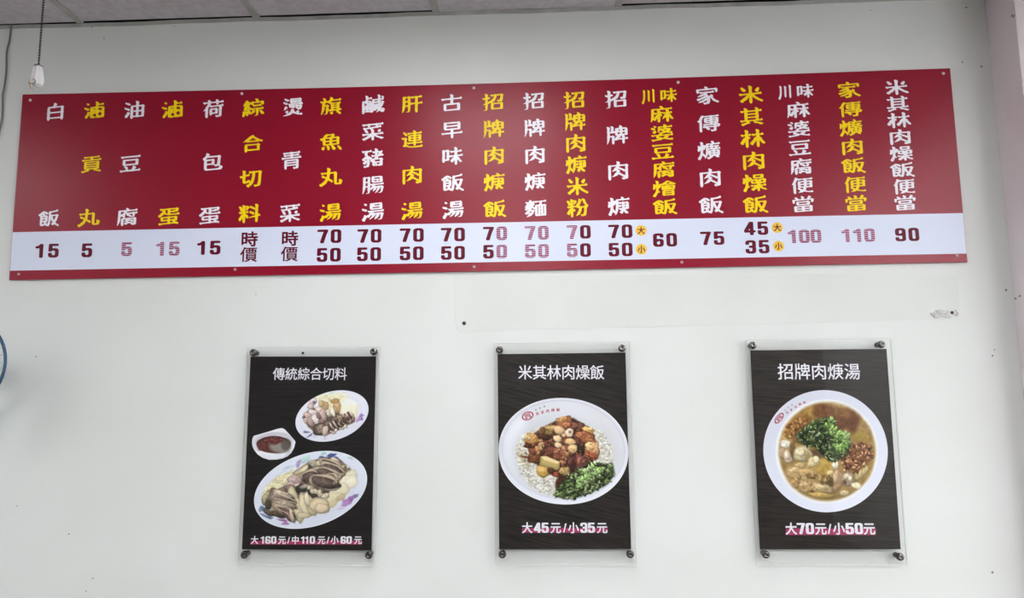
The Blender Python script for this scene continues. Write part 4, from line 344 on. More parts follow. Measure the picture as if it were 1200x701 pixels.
# ------------------------------------------------------------------ the room
M_wall = noise_color(mat('wall_paint', (227, 229, 227), 0.55, spec=0.3), (225, 227, 224), (230, 232, 230), 2.2, 5, bump=0.0)
M_patch = noise_color(mat('patched_paint', (225, 227, 224), 0.6, spec=0.25), (223, 225, 222), (227, 229, 226), 4.0, 3)
M_pillar = noise_color(mat('pillar_paint', (226, 216, 220), 0.6, spec=0.25), (223, 212, 216), (230, 221, 224), 3.0, 4)
M_dark_speck = mat('wall_speck_dirt', (138, 136, 130), 0.9)
M_floor = noise_color(mat('floor_tile', (84, 78, 70), 0.6), (78, 72, 64), (90, 84, 76), 6.0)
M_tile = noise_color(mat('ceiling_tile_board', (205, 198, 205), 0.9, spec=0.1), (196, 189, 197), (210, 204, 210), 45.0, 6, bump=0.25)
M_grid = noise_color(mat('ceiling_grid_metal', (176, 174, 172), 0.5, spec=0.3), (165, 163, 161), (186, 184, 182), 14.0, 4)
M_gap_shade = mat('gap_shade', (22, 21, 20), 0.95, spec=0.0)
M_door = mat('rear_wall_paint', (84, 78, 74), 0.7)

CEIL = 2.858
XL, XR, YB = -3.3, 3.4, -6.5


def quad_wall(name, material, pts, kind='structure'):
    bm = bmesh.new()
    bm.faces.new([bm.verts.new(p) for p in pts])
    return obj(name, bm, material, kind=kind)


def build_room():
    rng = random.Random(4)
    # back wall with its scuffs and dirt specks
    bm = bmesh.new()
    add_box(bm, XL, XR, 0.0, 0.12, 0.0, 3.15)
    specks = [(108, 32, 1.7, .6), (1132, 9, 2.4, .5), (1128, 73, 1.3, 1), (1150, 78, 1.8, .8), (1160, 43, 1.6, 1), (1179, 340, 2.0, .9), (1163, 417, 1.5, 1), (1165, 410, 1.1, 1),
              (1163, 671, 1.7, 1), (81, 626, 1.4, .8), (109, 678, 1.3, 1), (101, 693, 1.0, 1), (42, 418, 1.4, .8), (20, 593, 1.2, .6), (300, 345, .8, 1),
              (122, 45, 1.6, .5), (1020, 12, 1.2, .6), (205, 31, 1.3, .4)]
    for px, py, r, fl in specks:
        p = wall_at(px, py)
        r *= 0.0022
        a0 = rng.random() * 6
        vs = []
        for k in range(9):
            a = 2 * PI * k / 9
            q = r * (0.7 + 0.5 * rng.random())
            u, v = q * math.cos(a), q * fl * math.sin(a)
            vs.append(bm.verts.new((p.x + u * math.cos(a0) - v * math.sin(a0), -0.0006, p.z + u * math.sin(a0) + v * math.cos(a0))))
        f = bm.faces.new(vs)
        f.material_index = 1
    obj('wall_back', bm, [M_wall, M_dark_speck], kind='structure')

    # the column at the right end of the wall
    bm = bmesh.new()
    add_box(bm, 1.6855, 2.30, -0.147, 0.0, 0.0, 3.15, bevel=0.004)
    for px, py, r in [(1188, 19, 1.8), (1195, 347, 1.4), (1186, 18, 1.2), (1190, 350, 1.0)]:
        d = CAM_ROT.to_matrix() @ Vector(((px - 600) / FOCAL_PX, -(py - 350.5) / FOCAL_PX, -1.0))
        p = CAM_POS + d * ((1.6852 - CAM_POS.x) / d.x)
        vs = [bm.verts.new((1.6851, p.y + .008 * math.cos(a) * (.6 + .5 * rng.random()), p.z + .0035 * math.sin(a))) for a in [2 * PI * k / 8 for k in range(8)]]
        bm.faces.new(vs).material_index = 1
    obj('wall_right', bm, [M_pillar, M_dark_speck], kind='structure')

    quad_wall('wall_side', M_wall, [(XL, 0, 0), (XL, YB, 0), (XL, YB, 3.15), (XL, 0, 3.15)])['label'] = 'left side wall out of view'
    bpy.data.objects['wall_side'].name = 'wall_left'
    quad_wall('wall_far_right', M_wall, [(XR, 0, 0), (XR, 0, 3.15), (XR, YB, 3.15), (XR, YB, 0)])
    quad_wall('wall_front', M_door, [(XL, YB, 0), (XR, YB, 0), (XR, YB, 3.15), (XL, YB, 3.15)])
    quad_wall('floor', M_floor, [(XL, YB, 0), (XR, YB, 0), (XR, 0, 0), (XL, 0, 0)])
    bm = bmesh.new()
    wy, wz, ww, wh = WINDOW['y'], WINDOW['z'], WINDOW['w'] / 2, WINDOW['h'] / 2
    for y0, y1, z0, z1 in ((wy - ww - .06, wy + ww + .06, wz + wh, wz + wh + .06), (wy - ww - .06, wy + ww + .06, wz - wh - .06, wz - wh), (wy - ww - .06, wy - ww, wz - wh, wz + wh), (wy + ww, wy + ww + .06, wz - wh, wz + wh)):
        add_box(bm, XR - .06, XR - .001, y0, y1, z0, z1, bevel=.004)
    obj('window_1', bm, M_grid, kind='structure')
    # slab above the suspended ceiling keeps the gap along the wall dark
    quad_wall('trim_1', M_gap_shade, [(XL, YB, 3.14), (XL, -.002, 3.14), (XR, -.002, 3.14), (XR, YB, 3.14)])

    quad_wall('gap_shade_strip', M_gap_shade, [(XL, -.0012, CEIL - .004), (XR, -.0012, CEIL - .004), (XR, -.0012, 3.14), (XL, -.0012, 3.14)])  # dark strip over the wall paints in the shade inside the ceiling gap

    # suspended ceiling: boards on a metal grid
    bm = bmesh.new()
    gx = [-1.3675 + 0.6165 * k for k in range(-3, 8)]
    gaps = {0: .013, 1: .013, 2: .010, 3: .012, 4: .0015, 5: .011, 6: .012}
    P = 0.6165
    for i in range(-4, 7):
        x0, x1 = -1.3675 + P * i, -1.3675 + P * (i + 1)
        x0, x1 = max(x0, XL), min(x1, XR)
        if x1 <= x0:
            continue
        gap = gaps.get(i + 2, .012)
        sag = 0.0015 * ((i * 7) % 3)
        y1 = -gap
        for j in range(0, 11):
            ya, yb = -0.36 - P * (j - 1), -0.36 - P * j
            if j == 0:
                ya = y1
            yb = max(yb, YB)
            if ya - yb < .02:
                continue
            add_box(bm, x0 + .013, x1 - .013, yb + (.012 if j or True else 0), ya - (.012 if j else 0), CEIL - sag, CEIL + .014)
    obj('ceiling', bm, M_tile, kind='structure')
    bm = bmesh.new()
    for x in gx:
        if XL < x < XR:
            add_box(bm, x - .012, x + .012, YB, -.004, CEIL - .0035, CEIL + .001)
            add_box(bm, x - .002, x + .002, YB, -.004, CEIL + .001, CEIL + .035)
    for j in range(0, 11):
        y = -0.36 - P * j
        if y > YB:
            add_box(bm, XL, XR, y - .012, y + .012, CEIL - .003, CEIL + .0005)
    obj('trim_2', bm, M_grid, kind='structure')
    # wall angle under the boards, slightly uneven
    bm = bmesh.new()
    n = 60
    top, bot = [], []
    prof = []
    for k in range(n + 1):
        x = XL + (1.6855 - XL) * k / n
        dz = 0.0012 * math.sin(k * .7) + 0.0008 * math.sin(k * 1.9)
        prof.append([bm.verts.new((x, y, z + dz)) for y, z in ((-.0001, CEIL - .016), (-.002, CEIL - .016), (-.0026, CEIL - .003), (-.0001, CEIL - .003))])
    for a, b in zip(prof[:-1], prof[1:]):
        for q in range(4):
            bm.faces.new((a[q], a[(q + 1) % 4], b[(q + 1) % 4], b[q]))
    bm.faces.new(prof[0]); bm.faces.new(prof[-1][::-1])
    obj('trim_3', bm, M_grid, kind='structure')

    # repainted patch left where an older sign hung: a thin skin with a ragged lower edge
    bm = bmesh.new()
    edge = [(533, 322), (533, 350), (532.5, 365), (534, 378), (536, 386.5), (540, 389.3), (560, 389), (590, 387), (620, 385.6), (650, 385.2), (676, 385.5), (691, 387.5), (697, 384.5),
            (720, 383), (760, 383.5), (800, 382), (850, 381), (900, 379.5), (950, 378), (1000, 377), (1050, 375.5), (1085, 374.8), (1100, 376), (1118, 373.6), (1124, 371), (1124, 345), (1122, 322)]
    f = []
    for px, py in edge:
        p = wall_at(px, py)
        f.append((p.x, p.z))
    fr = [bm.verts.new((x, -.0014, z)) for x, z in f]
    cxm, czm = sum(p[0] for p in f) / len(f), sum(p[1] for p in f) / len(f)
    bk = [bm.verts.new((cxm + (x - cxm) * 1.0008, -.0001, czm + (z - czm) * 1.004)) for x, z in f]
    bm.faces.new(fr)
    for k in range(len(f)):
        j = (k + 1) % len(f)
        bm.faces.new((fr[k], fr[j], bk[j], bk[k]))
    obj('trim_4', bm, M_patch, kind='structure')


build_room()


def build_wall_marks():
    M_anchor = mat('anchor_plastic', (38, 37, 36), 0.6)
    M_chip_in = noise_color(mat('bare_plaster', (205, 203, 198), 0.9), (176, 174, 169), (230, 228, 224), 60.0)
    M_flake = mat('lifted_paint', (238, 238, 236), 0.6)
    p = wall_at(544, 379)
    root = thing('wall_anchor', 'small dark screw anchor left in the bare wall below the red menu board', 'wall anchor', (p.x, -.0014, p.z))
    bm = bmesh.new()
    add_lathe(bm, [(.0062, 0), (.0062, .0016), (.0045, .0024), (.0032, .0024), (.0028, .0004), (0, .0004)], 14, FACING)
    obj('anchor_collar', bm, M_anchor, root)
    bm = bmesh.new()
    add_lathe(bm, [(.0022, .0004), (.0024, .0036), (.0012, .0046), (0, .0047)], 10, Matrix.Translation((.003, 0, .003)) @ FACING)
    obj('screw_stub', bm, mat('dull_screw', (120, 118, 112), 0.4, 1.0), root)

    # flaked paint spot at the right end of the patch
    p = wall_at(1105, 369.5)
    root = thing('paint_flake', 'flaked paint spot with curled edges near the right end of the wall patch', 'peeling paint', (p.x, -.0014, p.z))
    sc = 1 / 357.0

    def loc(u, v):      # u, v in photo pixels from (1105, 369.5)
        return (u * sc, -v * sc)
    bm = bmesh.new()
    rim = [(-14, -2), (-8, -5), (-2, -5.4), (4, -5.5), (8, -3.5), (11, -4.5), (14, -5), (16.5, 0), (15, 2), (11, 0.5), (8, 3), (2, 2.6), (-3, 1.8), (-6, 3.8), (-11, 2.6)]
    vs = [bm.verts.new((loc(u, v)[0], -.0003, loc(u, v)[1])) for u, v in rim]
    bm.faces.new(vs)
    obj('bare_plaster', bm, M_chip_in, root)
    bm = bmesh.new()
    for path in ([(-14, -2), (-12, 1), (-10, 3.4), (-6, 3.4), (-4, 1.2), (-1, 2.2), (3, 3.4), (7, 3.4), (9, 2)], [(-9, -4.2), (-5, -5), (-1, -5)], [(13, -5), (14.5, -2.5), (16, -1), (15.5, 1.5)]):
        for (u0, v0), (u1, v1) in zip(path[:-1], path[1:]):
            a, b = loc(u0, v0), loc(u1, v1)
            q = [(a[0], -.0003, a[1]), (b[0], -.0003, b[1]), (b[0], -.0052, b[1] + .0035), (a[0], -.0052, a[1] + .0035)]
            t = [(x, y, z + .0008) for x, y, z in q]
            v8 = [bm.verts.new(c) for c in q + t]
            for f in ((0, 1, 2, 3), (4, 7, 6, 5), (0, 4, 5, 1), (1, 5, 6, 2), (2, 6, 7, 3), (3, 7, 4, 0)):
                bm.faces.new([v8[k] for k in f])
    obj('curled_edge', bm, M_flake, root)
    bm = bmesh.new()
    add_lathe(bm, [(.0055, 0), (.005, .0012), (.003, .0015), (0, .0015)], 10, Matrix.Translation((10 * sc, 0, 2.6 * sc)) @ FACING)
    obj('screw_hole', bm, M_anchor, root)

    p = wall_at(356, 414, -.001)
    bm = bmesh.new()
    add_lathe(bm, [(.0016, 0), (.0016, .010), (.0042, .0102), (.0042, .0115), (.003, .0124), (0, .0126)], 12, FACING)
    o = obj('nail', bm, mat('nail_steel', (70, 68, 64), 0.4, 0.9))
    o.location = (p.x, 0, p.z)
    tag(o, 'small nail in the wall showing through the top of the cold cuts poster panel', 'nail')


build_wall_marks()

# ------------------------------------------------------------------ ceiling lamps over the room
def lamp_material(strength):
    m = bpy.data.materials.new('lamp_diffuser')
    m.use_nodes = True
    p = m.node_tree.nodes['Principled BSDF']
    p.inputs['Base Color'].default_value = (.9, .9, .9, 1)
    p.inputs['Emission Color'].default_value = (0.965, 0.985, 1.0, 1)
    p.inputs['Emission Strength'].default_value = strength
    return m


M_lampframe = mat('lamp_frame_white', (225, 225, 225), 0.4)


def ceiling_lamp(x, y, strength, label):
    root = thing('ceiling_light', label, 'ceiling light', (x, y, CEIL - .004), group='square lamps in the ceiling')
    w, d = LAMP_W / 2, LAMP_D / 2
    bm = bmesh.new()
    for a in ((-w - .02, w + .02, -d - .02, -d), (-w - .02, w + .02, d, d + .02), (-w - .02, -w, -d, d), (w, w + .02, -d, d)):
        add_box(bm, *a, -.030, -.001, bevel=.002)
    obj('frame', bm, M_lampframe, root)
    bm = bmesh.new()
    add_box(bm, -w, w, -d, d, -.024, -.016)
    obj('diffuser', bm, lamp_material(strength), root)


for lx, ly, strength in LAMP_SPOTS:
    ceiling_lamp(lx, ly, strength, 'square white lamp set in the ceiling ' + ('in front of the menu wall' if ly > -2 else 'towards the shop front'))

# ------------------------------------------------------------------ the long menu board
BOARD_W, BOARD_H = 3.10, 0.6408
BOARD_Z = 2.28
BOARD_Y0, BOARD_Y1 = -.002, -.009      # rear and front face
PRINT = BOARD_Y1 - .0004


def board_material(name, color, rough, rib):
    m = mat(name, color, rough, spec=0.28)
    nt, b, N, L = nodes(m)
    tc = N('ShaderNodeTexCoord')
    wv = N('ShaderNodeTexWave')
    wv.wave_type = 'BANDS'
    wv.bands_direction = 'Z'
    wv.inputs['Scale'].default_value = 62.0
    wv.inputs['Distortion'].default_value = 0.0
    nz = N('ShaderNodeTexNoise')
    nz.inputs['Scale'].default_value = 5.0
    nz.inputs['Detail'].default_value = 3.0
    mx = N('ShaderNodeMath')
    mx.operation = 'MULTIPLY_ADD'
    mx.inputs[1].default_value = 0.0
    L(nz.outputs['Fac'], mx.inputs[0])
    L(wv.outputs['Fac'], mx.inputs[2])
    bp = N('ShaderNodeBump')
    bp.inputs['Strength'].default_value = rib
    bp.inputs['Distance'].default_value = 0.0004
    L(tc.outputs['Object'], wv.inputs['Vector'])
    L(tc.outputs['Object'], nz.inputs['Vector'])
    L(mx.outputs[0], bp.inputs['Height'])
    L(bp.outputs['Normal'], b.inputs['Normal'])
    return m


M_red = board_material('crimson_board', (144, 8, 40), 0.31, 0.2)
M_strip = board_material('white_price_band', (226, 232, 252), 0.45, 0.2)
M_white = mat('white_print', (250, 247, 255), 0.45, spec=0.25)
M_yellow = mat('yellow_print', (255, 220, 4), 0.45, spec=0.25)
M_price = mat('crimson_print', (100, 0, 36), 0.45, spec=0.2)
M_badge = mat('amber_badge_print', (243, 196, 62), 0.45)


def striped_print():
    """Digits printed through worn horizontal stripes."""
    m = mat('worn_striped_print', (150, 40, 75), 0.45, spec=0.2)
    nt, b, N, L = nodes(m)
    tc = N('ShaderNodeTexCoord')
    wv = N('ShaderNodeTexWave')
    wv.wave_type = 'BANDS'
    wv.bands_direction = 'Z'
    wv.inputs['Scale'].default_value = 46.0
    nz = N('ShaderNodeTexNoise')
    nz.inputs['Scale'].default_value = 30.0
    ad = N('ShaderNodeMath')
    ad.operation = 'MULTIPLY_ADD'
    ad.inputs[1].default_value = 0.5
    r = N('ShaderNodeValToRGB')
    r.color_ramp.elements[0].position = 0.45
    r.color_ramp.elements[1].position = 0.95
    r.color_ramp.elements[0].color = rgba((116, 10, 50))
    r.color_ramp.elements[1].color = rgba((204, 160, 190))
    L(tc.outputs['Object'], wv.inputs['Vector'])
    L(tc.outputs['Object'], nz.inputs['Vector'])
    L(nz.outputs['Fac'], ad.inputs[0])
    L(wv.outputs['Fac'], ad.inputs[2])
    L(ad.outputs[0], r.inputs['Fac'])
    L(r.outputs['Color'], b.inputs['Base Color'])
    return m


M_worn = striped_print()

# dish columns: characters, ink colour, photo position of the first and last character, character width and height (photo pixels)
DISHES = [
    ('白飯', 0, (65, 131), (57.5, 256), 25, 20), ('滷貢丸', 1, (110.8, 129.5), (104, 255), 26, 20), ('油豆腐', 0, (157.3, 129), (149, 254.5), 27, 20.5),
    ('滷蛋', 1, (202.2, 128.5), (198, 253.5), 27, 21), ('荷包蛋', 0, (250, 127.5), (246, 252.5), 27, 21), ('綜合切料', 1, (297, 126.5), (292.8, 250.5), 27, 21),
    ('燙青菜', 0, (343.3, 125.5), (340, 249.5), 26, 22), ('旗魚丸湯', 1, (388, 124.5), (387.3, 248.7), 27, 21), ('鹹菜豬腸湯', 0, (437, 122.5), (437, 248), 28, 22),
    ('肝連肉湯', 1, (483, 122), (483, 246.8), 27, 21), ('古早味飯湯', 0, (529.5, 121), (531, 245.5), 27, 21), ('招牌肉焿飯', 1, (578, 119.7), (580, 245), 27, 21),
    ('招牌肉焿麵', 0, (625.7, 118.5), (628, 244.5), 27, 21), ('招牌肉焿米粉', 1, (673, 117.5), (677.3, 243.7), 27, 21.5), ('招牌肉焿', 0, (722, 116.5), (725.5, 242), 28, 22),
    ('川味|麻婆豆腐燴飯', 1, (775, 134), (779.5, 242.5), 29, 19.5), ('家傳爌肉飯', 0, (828.5, 112), (833.5, 240.5), 29, 21.5), ('米其林肉燥飯', 1, (879.5, 111), (885.5, 240), 30, 21.5),
    ('川味|麻婆豆腐便當', 0, (935, 129), (941, 239.5), 29, 19.5), ('家傳爌肉飯便當', 1, (994.5, 105.5), (1003, 238.5), 29, 19.5), ('米其林肉燥飯便當', 0, (1050.5, 102.5), (1060.5, 238), 29, 18.5),
]
# prices: text, photo centre; a digit in [ ] is worn to stripes
PRICES = [
    [('15', 55, 294)], [('5', 102, 293.5)], [('[5]', 148.5, 292)], [('[15]', 196.5, 291.7)], [('15', 244.5, 290.5)],
    [('時', 292.3, 280.3), ('價', 291.6, 298.3)], [('時', 339.6, 279.5), ('價', 339.2, 297.6)],
    [('70', 386, 277), ('50', 385.3, 298.8)], [('70', 433, 276.6), ('50', 432.5, 298)], [('70', 482.6, 275.6), ('50', 482.5, 297)], [('70', 530.8, 275), ('50', 530.8, 296.5)],
    [('7[0]', 580.2, 273.7), ('5[0]', 580.2, 295)], [('[70]', 629, 273), ('[50]', 629.2, 294.3)], [('[7]0', 678.2, 272), ('[5]0', 678.3, 293.3)], [('70', 727, 271.2), ('50', 727.2, 292.6)],
    [('60', 779.3, 281.3)], [('75', 834.7, 279.3)], [('45', 886, 267.7), ('35', 887.5, 289.3)], [('[1][0][0]', 942.5, 277)], [('[1][1][0]', 1005.3, 275.8)], [('90', 1063, 275)],
]
BADGES = [('大', 751.3, 270.2), ('小', 751.6, 292.3), ('大', 910.8, 266.8), ('小', 912.3, 288.6)]


def build_board():
    root = thing('menu_board', 'long crimson menu board with white and yellow dish names and a white price band', 'menu board', (0, 0, BOARD_Z))

    def at(px, py):
        p = wall_at(px, py, BOARD_Y1)
        return p.x, p.z - BOARD_Z

    def scale(px, py):
        a, b = wall_at(px - 10, py, BOARD_Y1), wall_at(px + 10, py, BOARD_Y1)
        return (b - a).length / 20.0

    # panel with the slightly sagging top edge
    n = 48
    bm = bmesh.new()
    W, H = BOARD_W / 2, BOARD_H / 2

    def sag(x):
        t = (x + W) / BOARD_W
        return -.0075 * math.sin(PI * t) ** 1.0

    rows = []
    for k in range(n + 1):
        x = -W + BOARD_W * k / n
        zt, zb = H + sag(x), -H
        rows.append([bm.verts.new((x, BOARD_Y1, zt)), bm.verts.new((x, BOARD_Y1, zb)), bm.verts.new((x, BOARD_Y0, zb)), bm.verts.new((x, BOARD_Y0, zt))])
    for a, b in zip(rows[:-1], rows[1:]):
        for q in range(4):
            bm.faces.new((a[q], a[(q + 1) % 4], b[(q + 1) % 4], b[q]))
    bm.faces.new(rows[0])
    bm.faces.new(rows[-1][::-1])
    obj('panel', bm, M_red, root)
    # white band
    tl, tr = at(16.2, 272.2)[1], at(1127, 249.8)[1]
    bl, br = at(13.6, 317.3)[1], at(1131, 297.3)[1]
    flat_shape('price_band', [[(-W + .0005, bl), (W - .0005, br), (W - .0005, tr), (-W + .0005, tl)]], BOARD_Y1 - .0002, M_strip, root)

    for name, ink, a, b, cw, chh in DISHES:
        loops = []
        small, main = name.split('|') if '|' in name else ('', name)
        n = len(main)
        for k, ch in enumerate(main):
            t = k / (n - 1)
            px, py = a[0] + (b[0] - a[0]) * t, a[1] + (b[1] - a[1]) * t
            s = scale(px, py)
            loops += glyph_loops('b' + ch, *at(px, py), cw * s / 1.02, chh * s / .96)
        for ch, dx, dy, w in zip(small, (-15, 8.5), (-21.3, -22.3), (17, 22)):
            px, py = a[0] + dx, a[1] + dy
            s = scale(px, py)
            loops += glyph_loops('b' + ch, *at(px, py), w * s / 1.02, 17 * s / .96)
        flat_shape('dish_name', loops, PRINT, M_yellow if ink else M_white, root)['label'] = ('yellow' if ink else 'white') + ' brush-lettered dish name'

    for col in PRICES:
        solid, worn = [], []
        for text, px, py in col:
            s = scale(px, py)
            x, z = at(px, py)
            if text in '時價':
                solid += glyph_loops('m' + text, x, z, 20.5 * s, 18.5 * s)
                continue
            digits, flag = [], False
            for ch in text:
                if ch in '[]':
                    flag = ch == '['
                else:
                    digits.append((ch, flag))
            pitch = (15.6 if len(digits) < 3 else 13.6) * s
            for k, (ch, fl) in enumerate(digits):
                cx = x + (k - (len(digits) - 1) / 2) * pitch
                (worn if fl else solid).extend(glyph_loops('d' + ch, cx, z, 21.0 * s, 16.2 * s))
        if solid:
            flat_shape('price', solid, PRINT - .0001, M_price, root)['label'] = 'dark crimson price figure'
        if worn:
            flat_shape('price', worn, PRINT - .0001, M_worn, root)['label'] = 'striped worn price figure'

    for ch, px, py in BADGES:
        s = scale(px, py)
        x, z = at(px, py)
        b = flat_shape('size_badge', [[(x + 6.4 * s * math.cos(2 * PI * k / 40), z + 6.4 * s * math.sin(2 * PI * k / 40)) for k in range(40)]], PRINT, M_badge, root)
        b['label'] = 'round amber size badge'
        flat_shape('size_character', glyph_loops('h' + ch, x, z, 9.0 * s, 9.0 * s), PRINT - .0002, M_price, b)

    M_head = mat('screw_head_white', (226, 216, 220), 0.35, 0.3)
    M_rust = mat('screw_head_dull', (190, 160, 168), 0.4, 0.4)
    for k, (px, py) in enumerate([(35.5, 117.5), (283.5, 109.8), (555.3, 103.2), (794.7, 96.6), (1105.5, 86.2), (22, 321.5), (275.5, 315.8), (555.5, 313), (799, 307.5), (1121.3, 300)]):
        x, z = at(px, py)
        bm = bmesh.new()
        add_lathe(bm, [(.0050, 0), (.0050, .0008), (.0040, .0022), (.0020, .0030), (0, .0032)], 16, Matrix.Translation((x, BOARD_Y1 - .0002, z)) @ FACING)
        add_box(bm, x - .0022, x + .0022, BOARD_Y1 - .0037, BOARD_Y1 - .0031, z - .0004, z + .0004)
        obj('screw', bm, M_head if k < 5 else M_rust, root, smooth=True)


build_board()

# ------------------------------------------------------------------ printed pictures
def vnoise(x, y, seed):
    def h(i, j):
        v = np.sin(i * 127.1 + j * 311.7 + seed * 74.7) * 43758.5453
        return v - np.floor(v)
    i, j = np.floor(x), np.floor(y)
    f, g = x - i, y - j
    f, g = f * f * (3 - 2 * f), g * g * (3 - 2 * g)
    return (h(i, j) * (1 - f) + h(i + 1, j) * f) * (1 - g) + (h(i, j + 1) * (1 - f) + h(i + 1, j + 1) * f) * g


class Picture:
    """A printed photograph: colours worked out per vertex of a fine mesh, in the drawing's own units."""

    def __init__(self, p, base):
        self.x, self.y = p[:, 0], p[:, 1]
        self.c = np.tile(np.asarray(base, float), (len(p), 1))

    def _box(self, x0, x1, y0, y1):
        return np.nonzero((self.x > x0) & (self.x < x1) & (self.y > y0) & (self.y < y1))[0]

    def _put(self, ix, a, col):
        a = np.clip(a, 0, 1)[:, None]
        self.c[ix] = self.c[ix] * (1 - a) + col * a

    def blob(self, cx, cy, a, b, rot, color, soft=2.5, light=0.16, rim=0.30, tex=0.0, tscale=6.0, alpha=1.0, wob=0.10, seed=None, power=2.0):
        R = max(a, b) * 1.35 + soft
        ix = self._box(cx - R, cx + R, cy - R, cy + R)
        if not len(ix):
            return
        seed = cx * .37 + cy * .71 if seed is None else seed
        dx, dy = self.x[ix] - cx, self.y[ix] - cy
        c, s = math.cos(math.radians(rot)), math.sin(math.radians(rot))
        u, v = (dx * c + dy * s) / a, (-dx * s + dy * c) / b
        d = (np.abs(u) ** power + np.abs(v) ** power) ** (1 / power)
        if wob:
            an = np.arctan2(v, u)
            d = d * (1 + wob * (np.sin(an * 3 + seed) * .6 + np.sin(an * 5 + seed * 2.3) * .4))
        m = min(a, b)
        al = np.clip((1 - d) * m / soft + .5, 0, 1) * alpha
        sh = 1 + light * (-(dx / a) * .45 - (dy / b) * .8) - rim * np.clip((d - .55) / .45, 0, 1) ** 2
        if tex:
            sh = sh * (1 + tex * (vnoise(self.x[ix] / tscale, self.y[ix] / tscale, seed) - .5) * 2)
        self._put(ix, al, np.clip(np.asarray(color, float)[None, :] * sh[:, None], 0, 255))

    def poly(self, pts, color, soft=2.0, light=(0, 0), tex=0.0, tscale=6.0, alpha=1.0, rim=0.0):
        P = np.asarray(pts, float)
        x0, y0 = P.min(0) - soft * 2
        x1, y1 = P.max(0) + soft * 2
        ix = self._box(x0, x1, y0, y1)
        if not len(ix):
            return
        X, Y = self.x[ix], self.y[ix]
        inside = np.zeros(len(ix), bool)
        dist = np.full(len(ix), 1e9)
        for (ax, ay), (bx, by) in zip(P, np.roll(P, -1, 0)):
            cond = (ay > Y) != (by > Y)
            with np.errstate(divide='ignore', invalid='ignore'):
                xi = ax + (Y - ay) / (by - ay) * (bx - ax) if by != ay else np.full_like(Y, 1e9)
            inside ^= cond & (X < xi)
            L = (bx - ax) ** 2 + (by - ay) ** 2
            t = np.clip(((X - ax) * (bx - ax) + (Y - ay) * (by - ay)) / max(L, 1e-9), 0, 1)
            dist = np.minimum(dist, np.hypot(X - ax - t * (bx - ax), Y - ay - t * (by - ay)))
        sd = np.where(inside, dist, -dist)
        al = np.clip(sd / soft + .5, 0, 1) * alpha
        cx, cy = (x0 + x1) / 2, (y0 + y1) / 2
        sh = 1 + light[0] * (X - cx) / (x1 - x0) * 2 + light[1] * (Y - cy) / (y1 - y0) * 2
        if rim:
            sh = sh * (1 - rim * np.clip(1 - sd / (soft * 4), 0, 1))
        if tex:
            sh = sh * (1 + tex * (vnoise(X / tscale, Y / tscale, cx) - .5) * 2)
        self._put(ix, al, np.clip(np.asarray(color, float)[None, :] * sh[:, None], 0, 255))

    def tone(self, sat=1.0, gain=1.0):
        l = self.c @ np.array([.3, .59, .11])
        c = (l[:, None] + (self.c - l[:, None]) * sat) * gain
        c = 140 + (c - 140) * 1.13                     # a punchy print
        return np.clip(c * np.array([1.0, 1.0, .985]), 8, 250)

    def line(self, pts, w, color, soft=1.5, alpha=1.0):
        for (ax, ay), (bx, by) in zip(pts[:-1], pts[1:]):
            R = w + soft
            ix = self._box(min(ax, bx) - R, max(ax, bx) + R, min(ay, by) - R, max(ay, by) + R)
            if not len(ix):
                continue
            X, Y = self.x[ix], self.y[ix]
            L = max((bx - ax) ** 2 + (by - ay) ** 2, 1e-9)
            t = np.clip(((X - ax) * (bx - ax) + (Y - ay) * (by - ay)) / L, 0, 1)
            d = np.hypot(X - ax - t * (bx - ax), Y - ay - t * (by - ay))
            self._put(ix, np.clip((w - d) / soft + .5, 0, 1) * alpha, np.asarray(color, float)[None, :])

    def scatter(self, rng, n, region, size, colors, aspect=(.45, 1.0), light=.3, rim=.25, soft=2.0, alpha=1.0, wob=.15):
        P = np.asarray(region, float)
        lo, hi = P.min(0), P.max(0)
        k = 0
        while k < n:
            x, y = rng.uniform(lo[0], hi[0]), rng.uniform(lo[1], hi[1])
            ins = False
            for (ax, ay), (bx, by) in zip(P, np.roll(P, -1, 0)):
                if (ay > y) != (by > y) and x < ax + (y - ay) / (by - ay) * (bx - ax):
                    ins = not ins
            if not ins:
                continue
            k += 1
            s = rng.uniform(*size)
            col = np.asarray(rng.choice(colors), float) * rng.uniform(.88, 1.1)
            self.blob(x, y, s, s * rng.uniform(*aspect), rng.uniform(0, 180), col, soft, light, rim, alpha=alpha, wob=wob, seed=rng.random() * 9)


M_picture = mat('picture_ink', (255, 255, 255), 0.6, spec=0.2)
_nt, _b, _N, _L = nodes(M_picture)
_a = _N('ShaderNodeVertexColor')
_a.layer_name = 'ink'
_L(_a.outputs['Color'], _b.inputs['Base Color'])


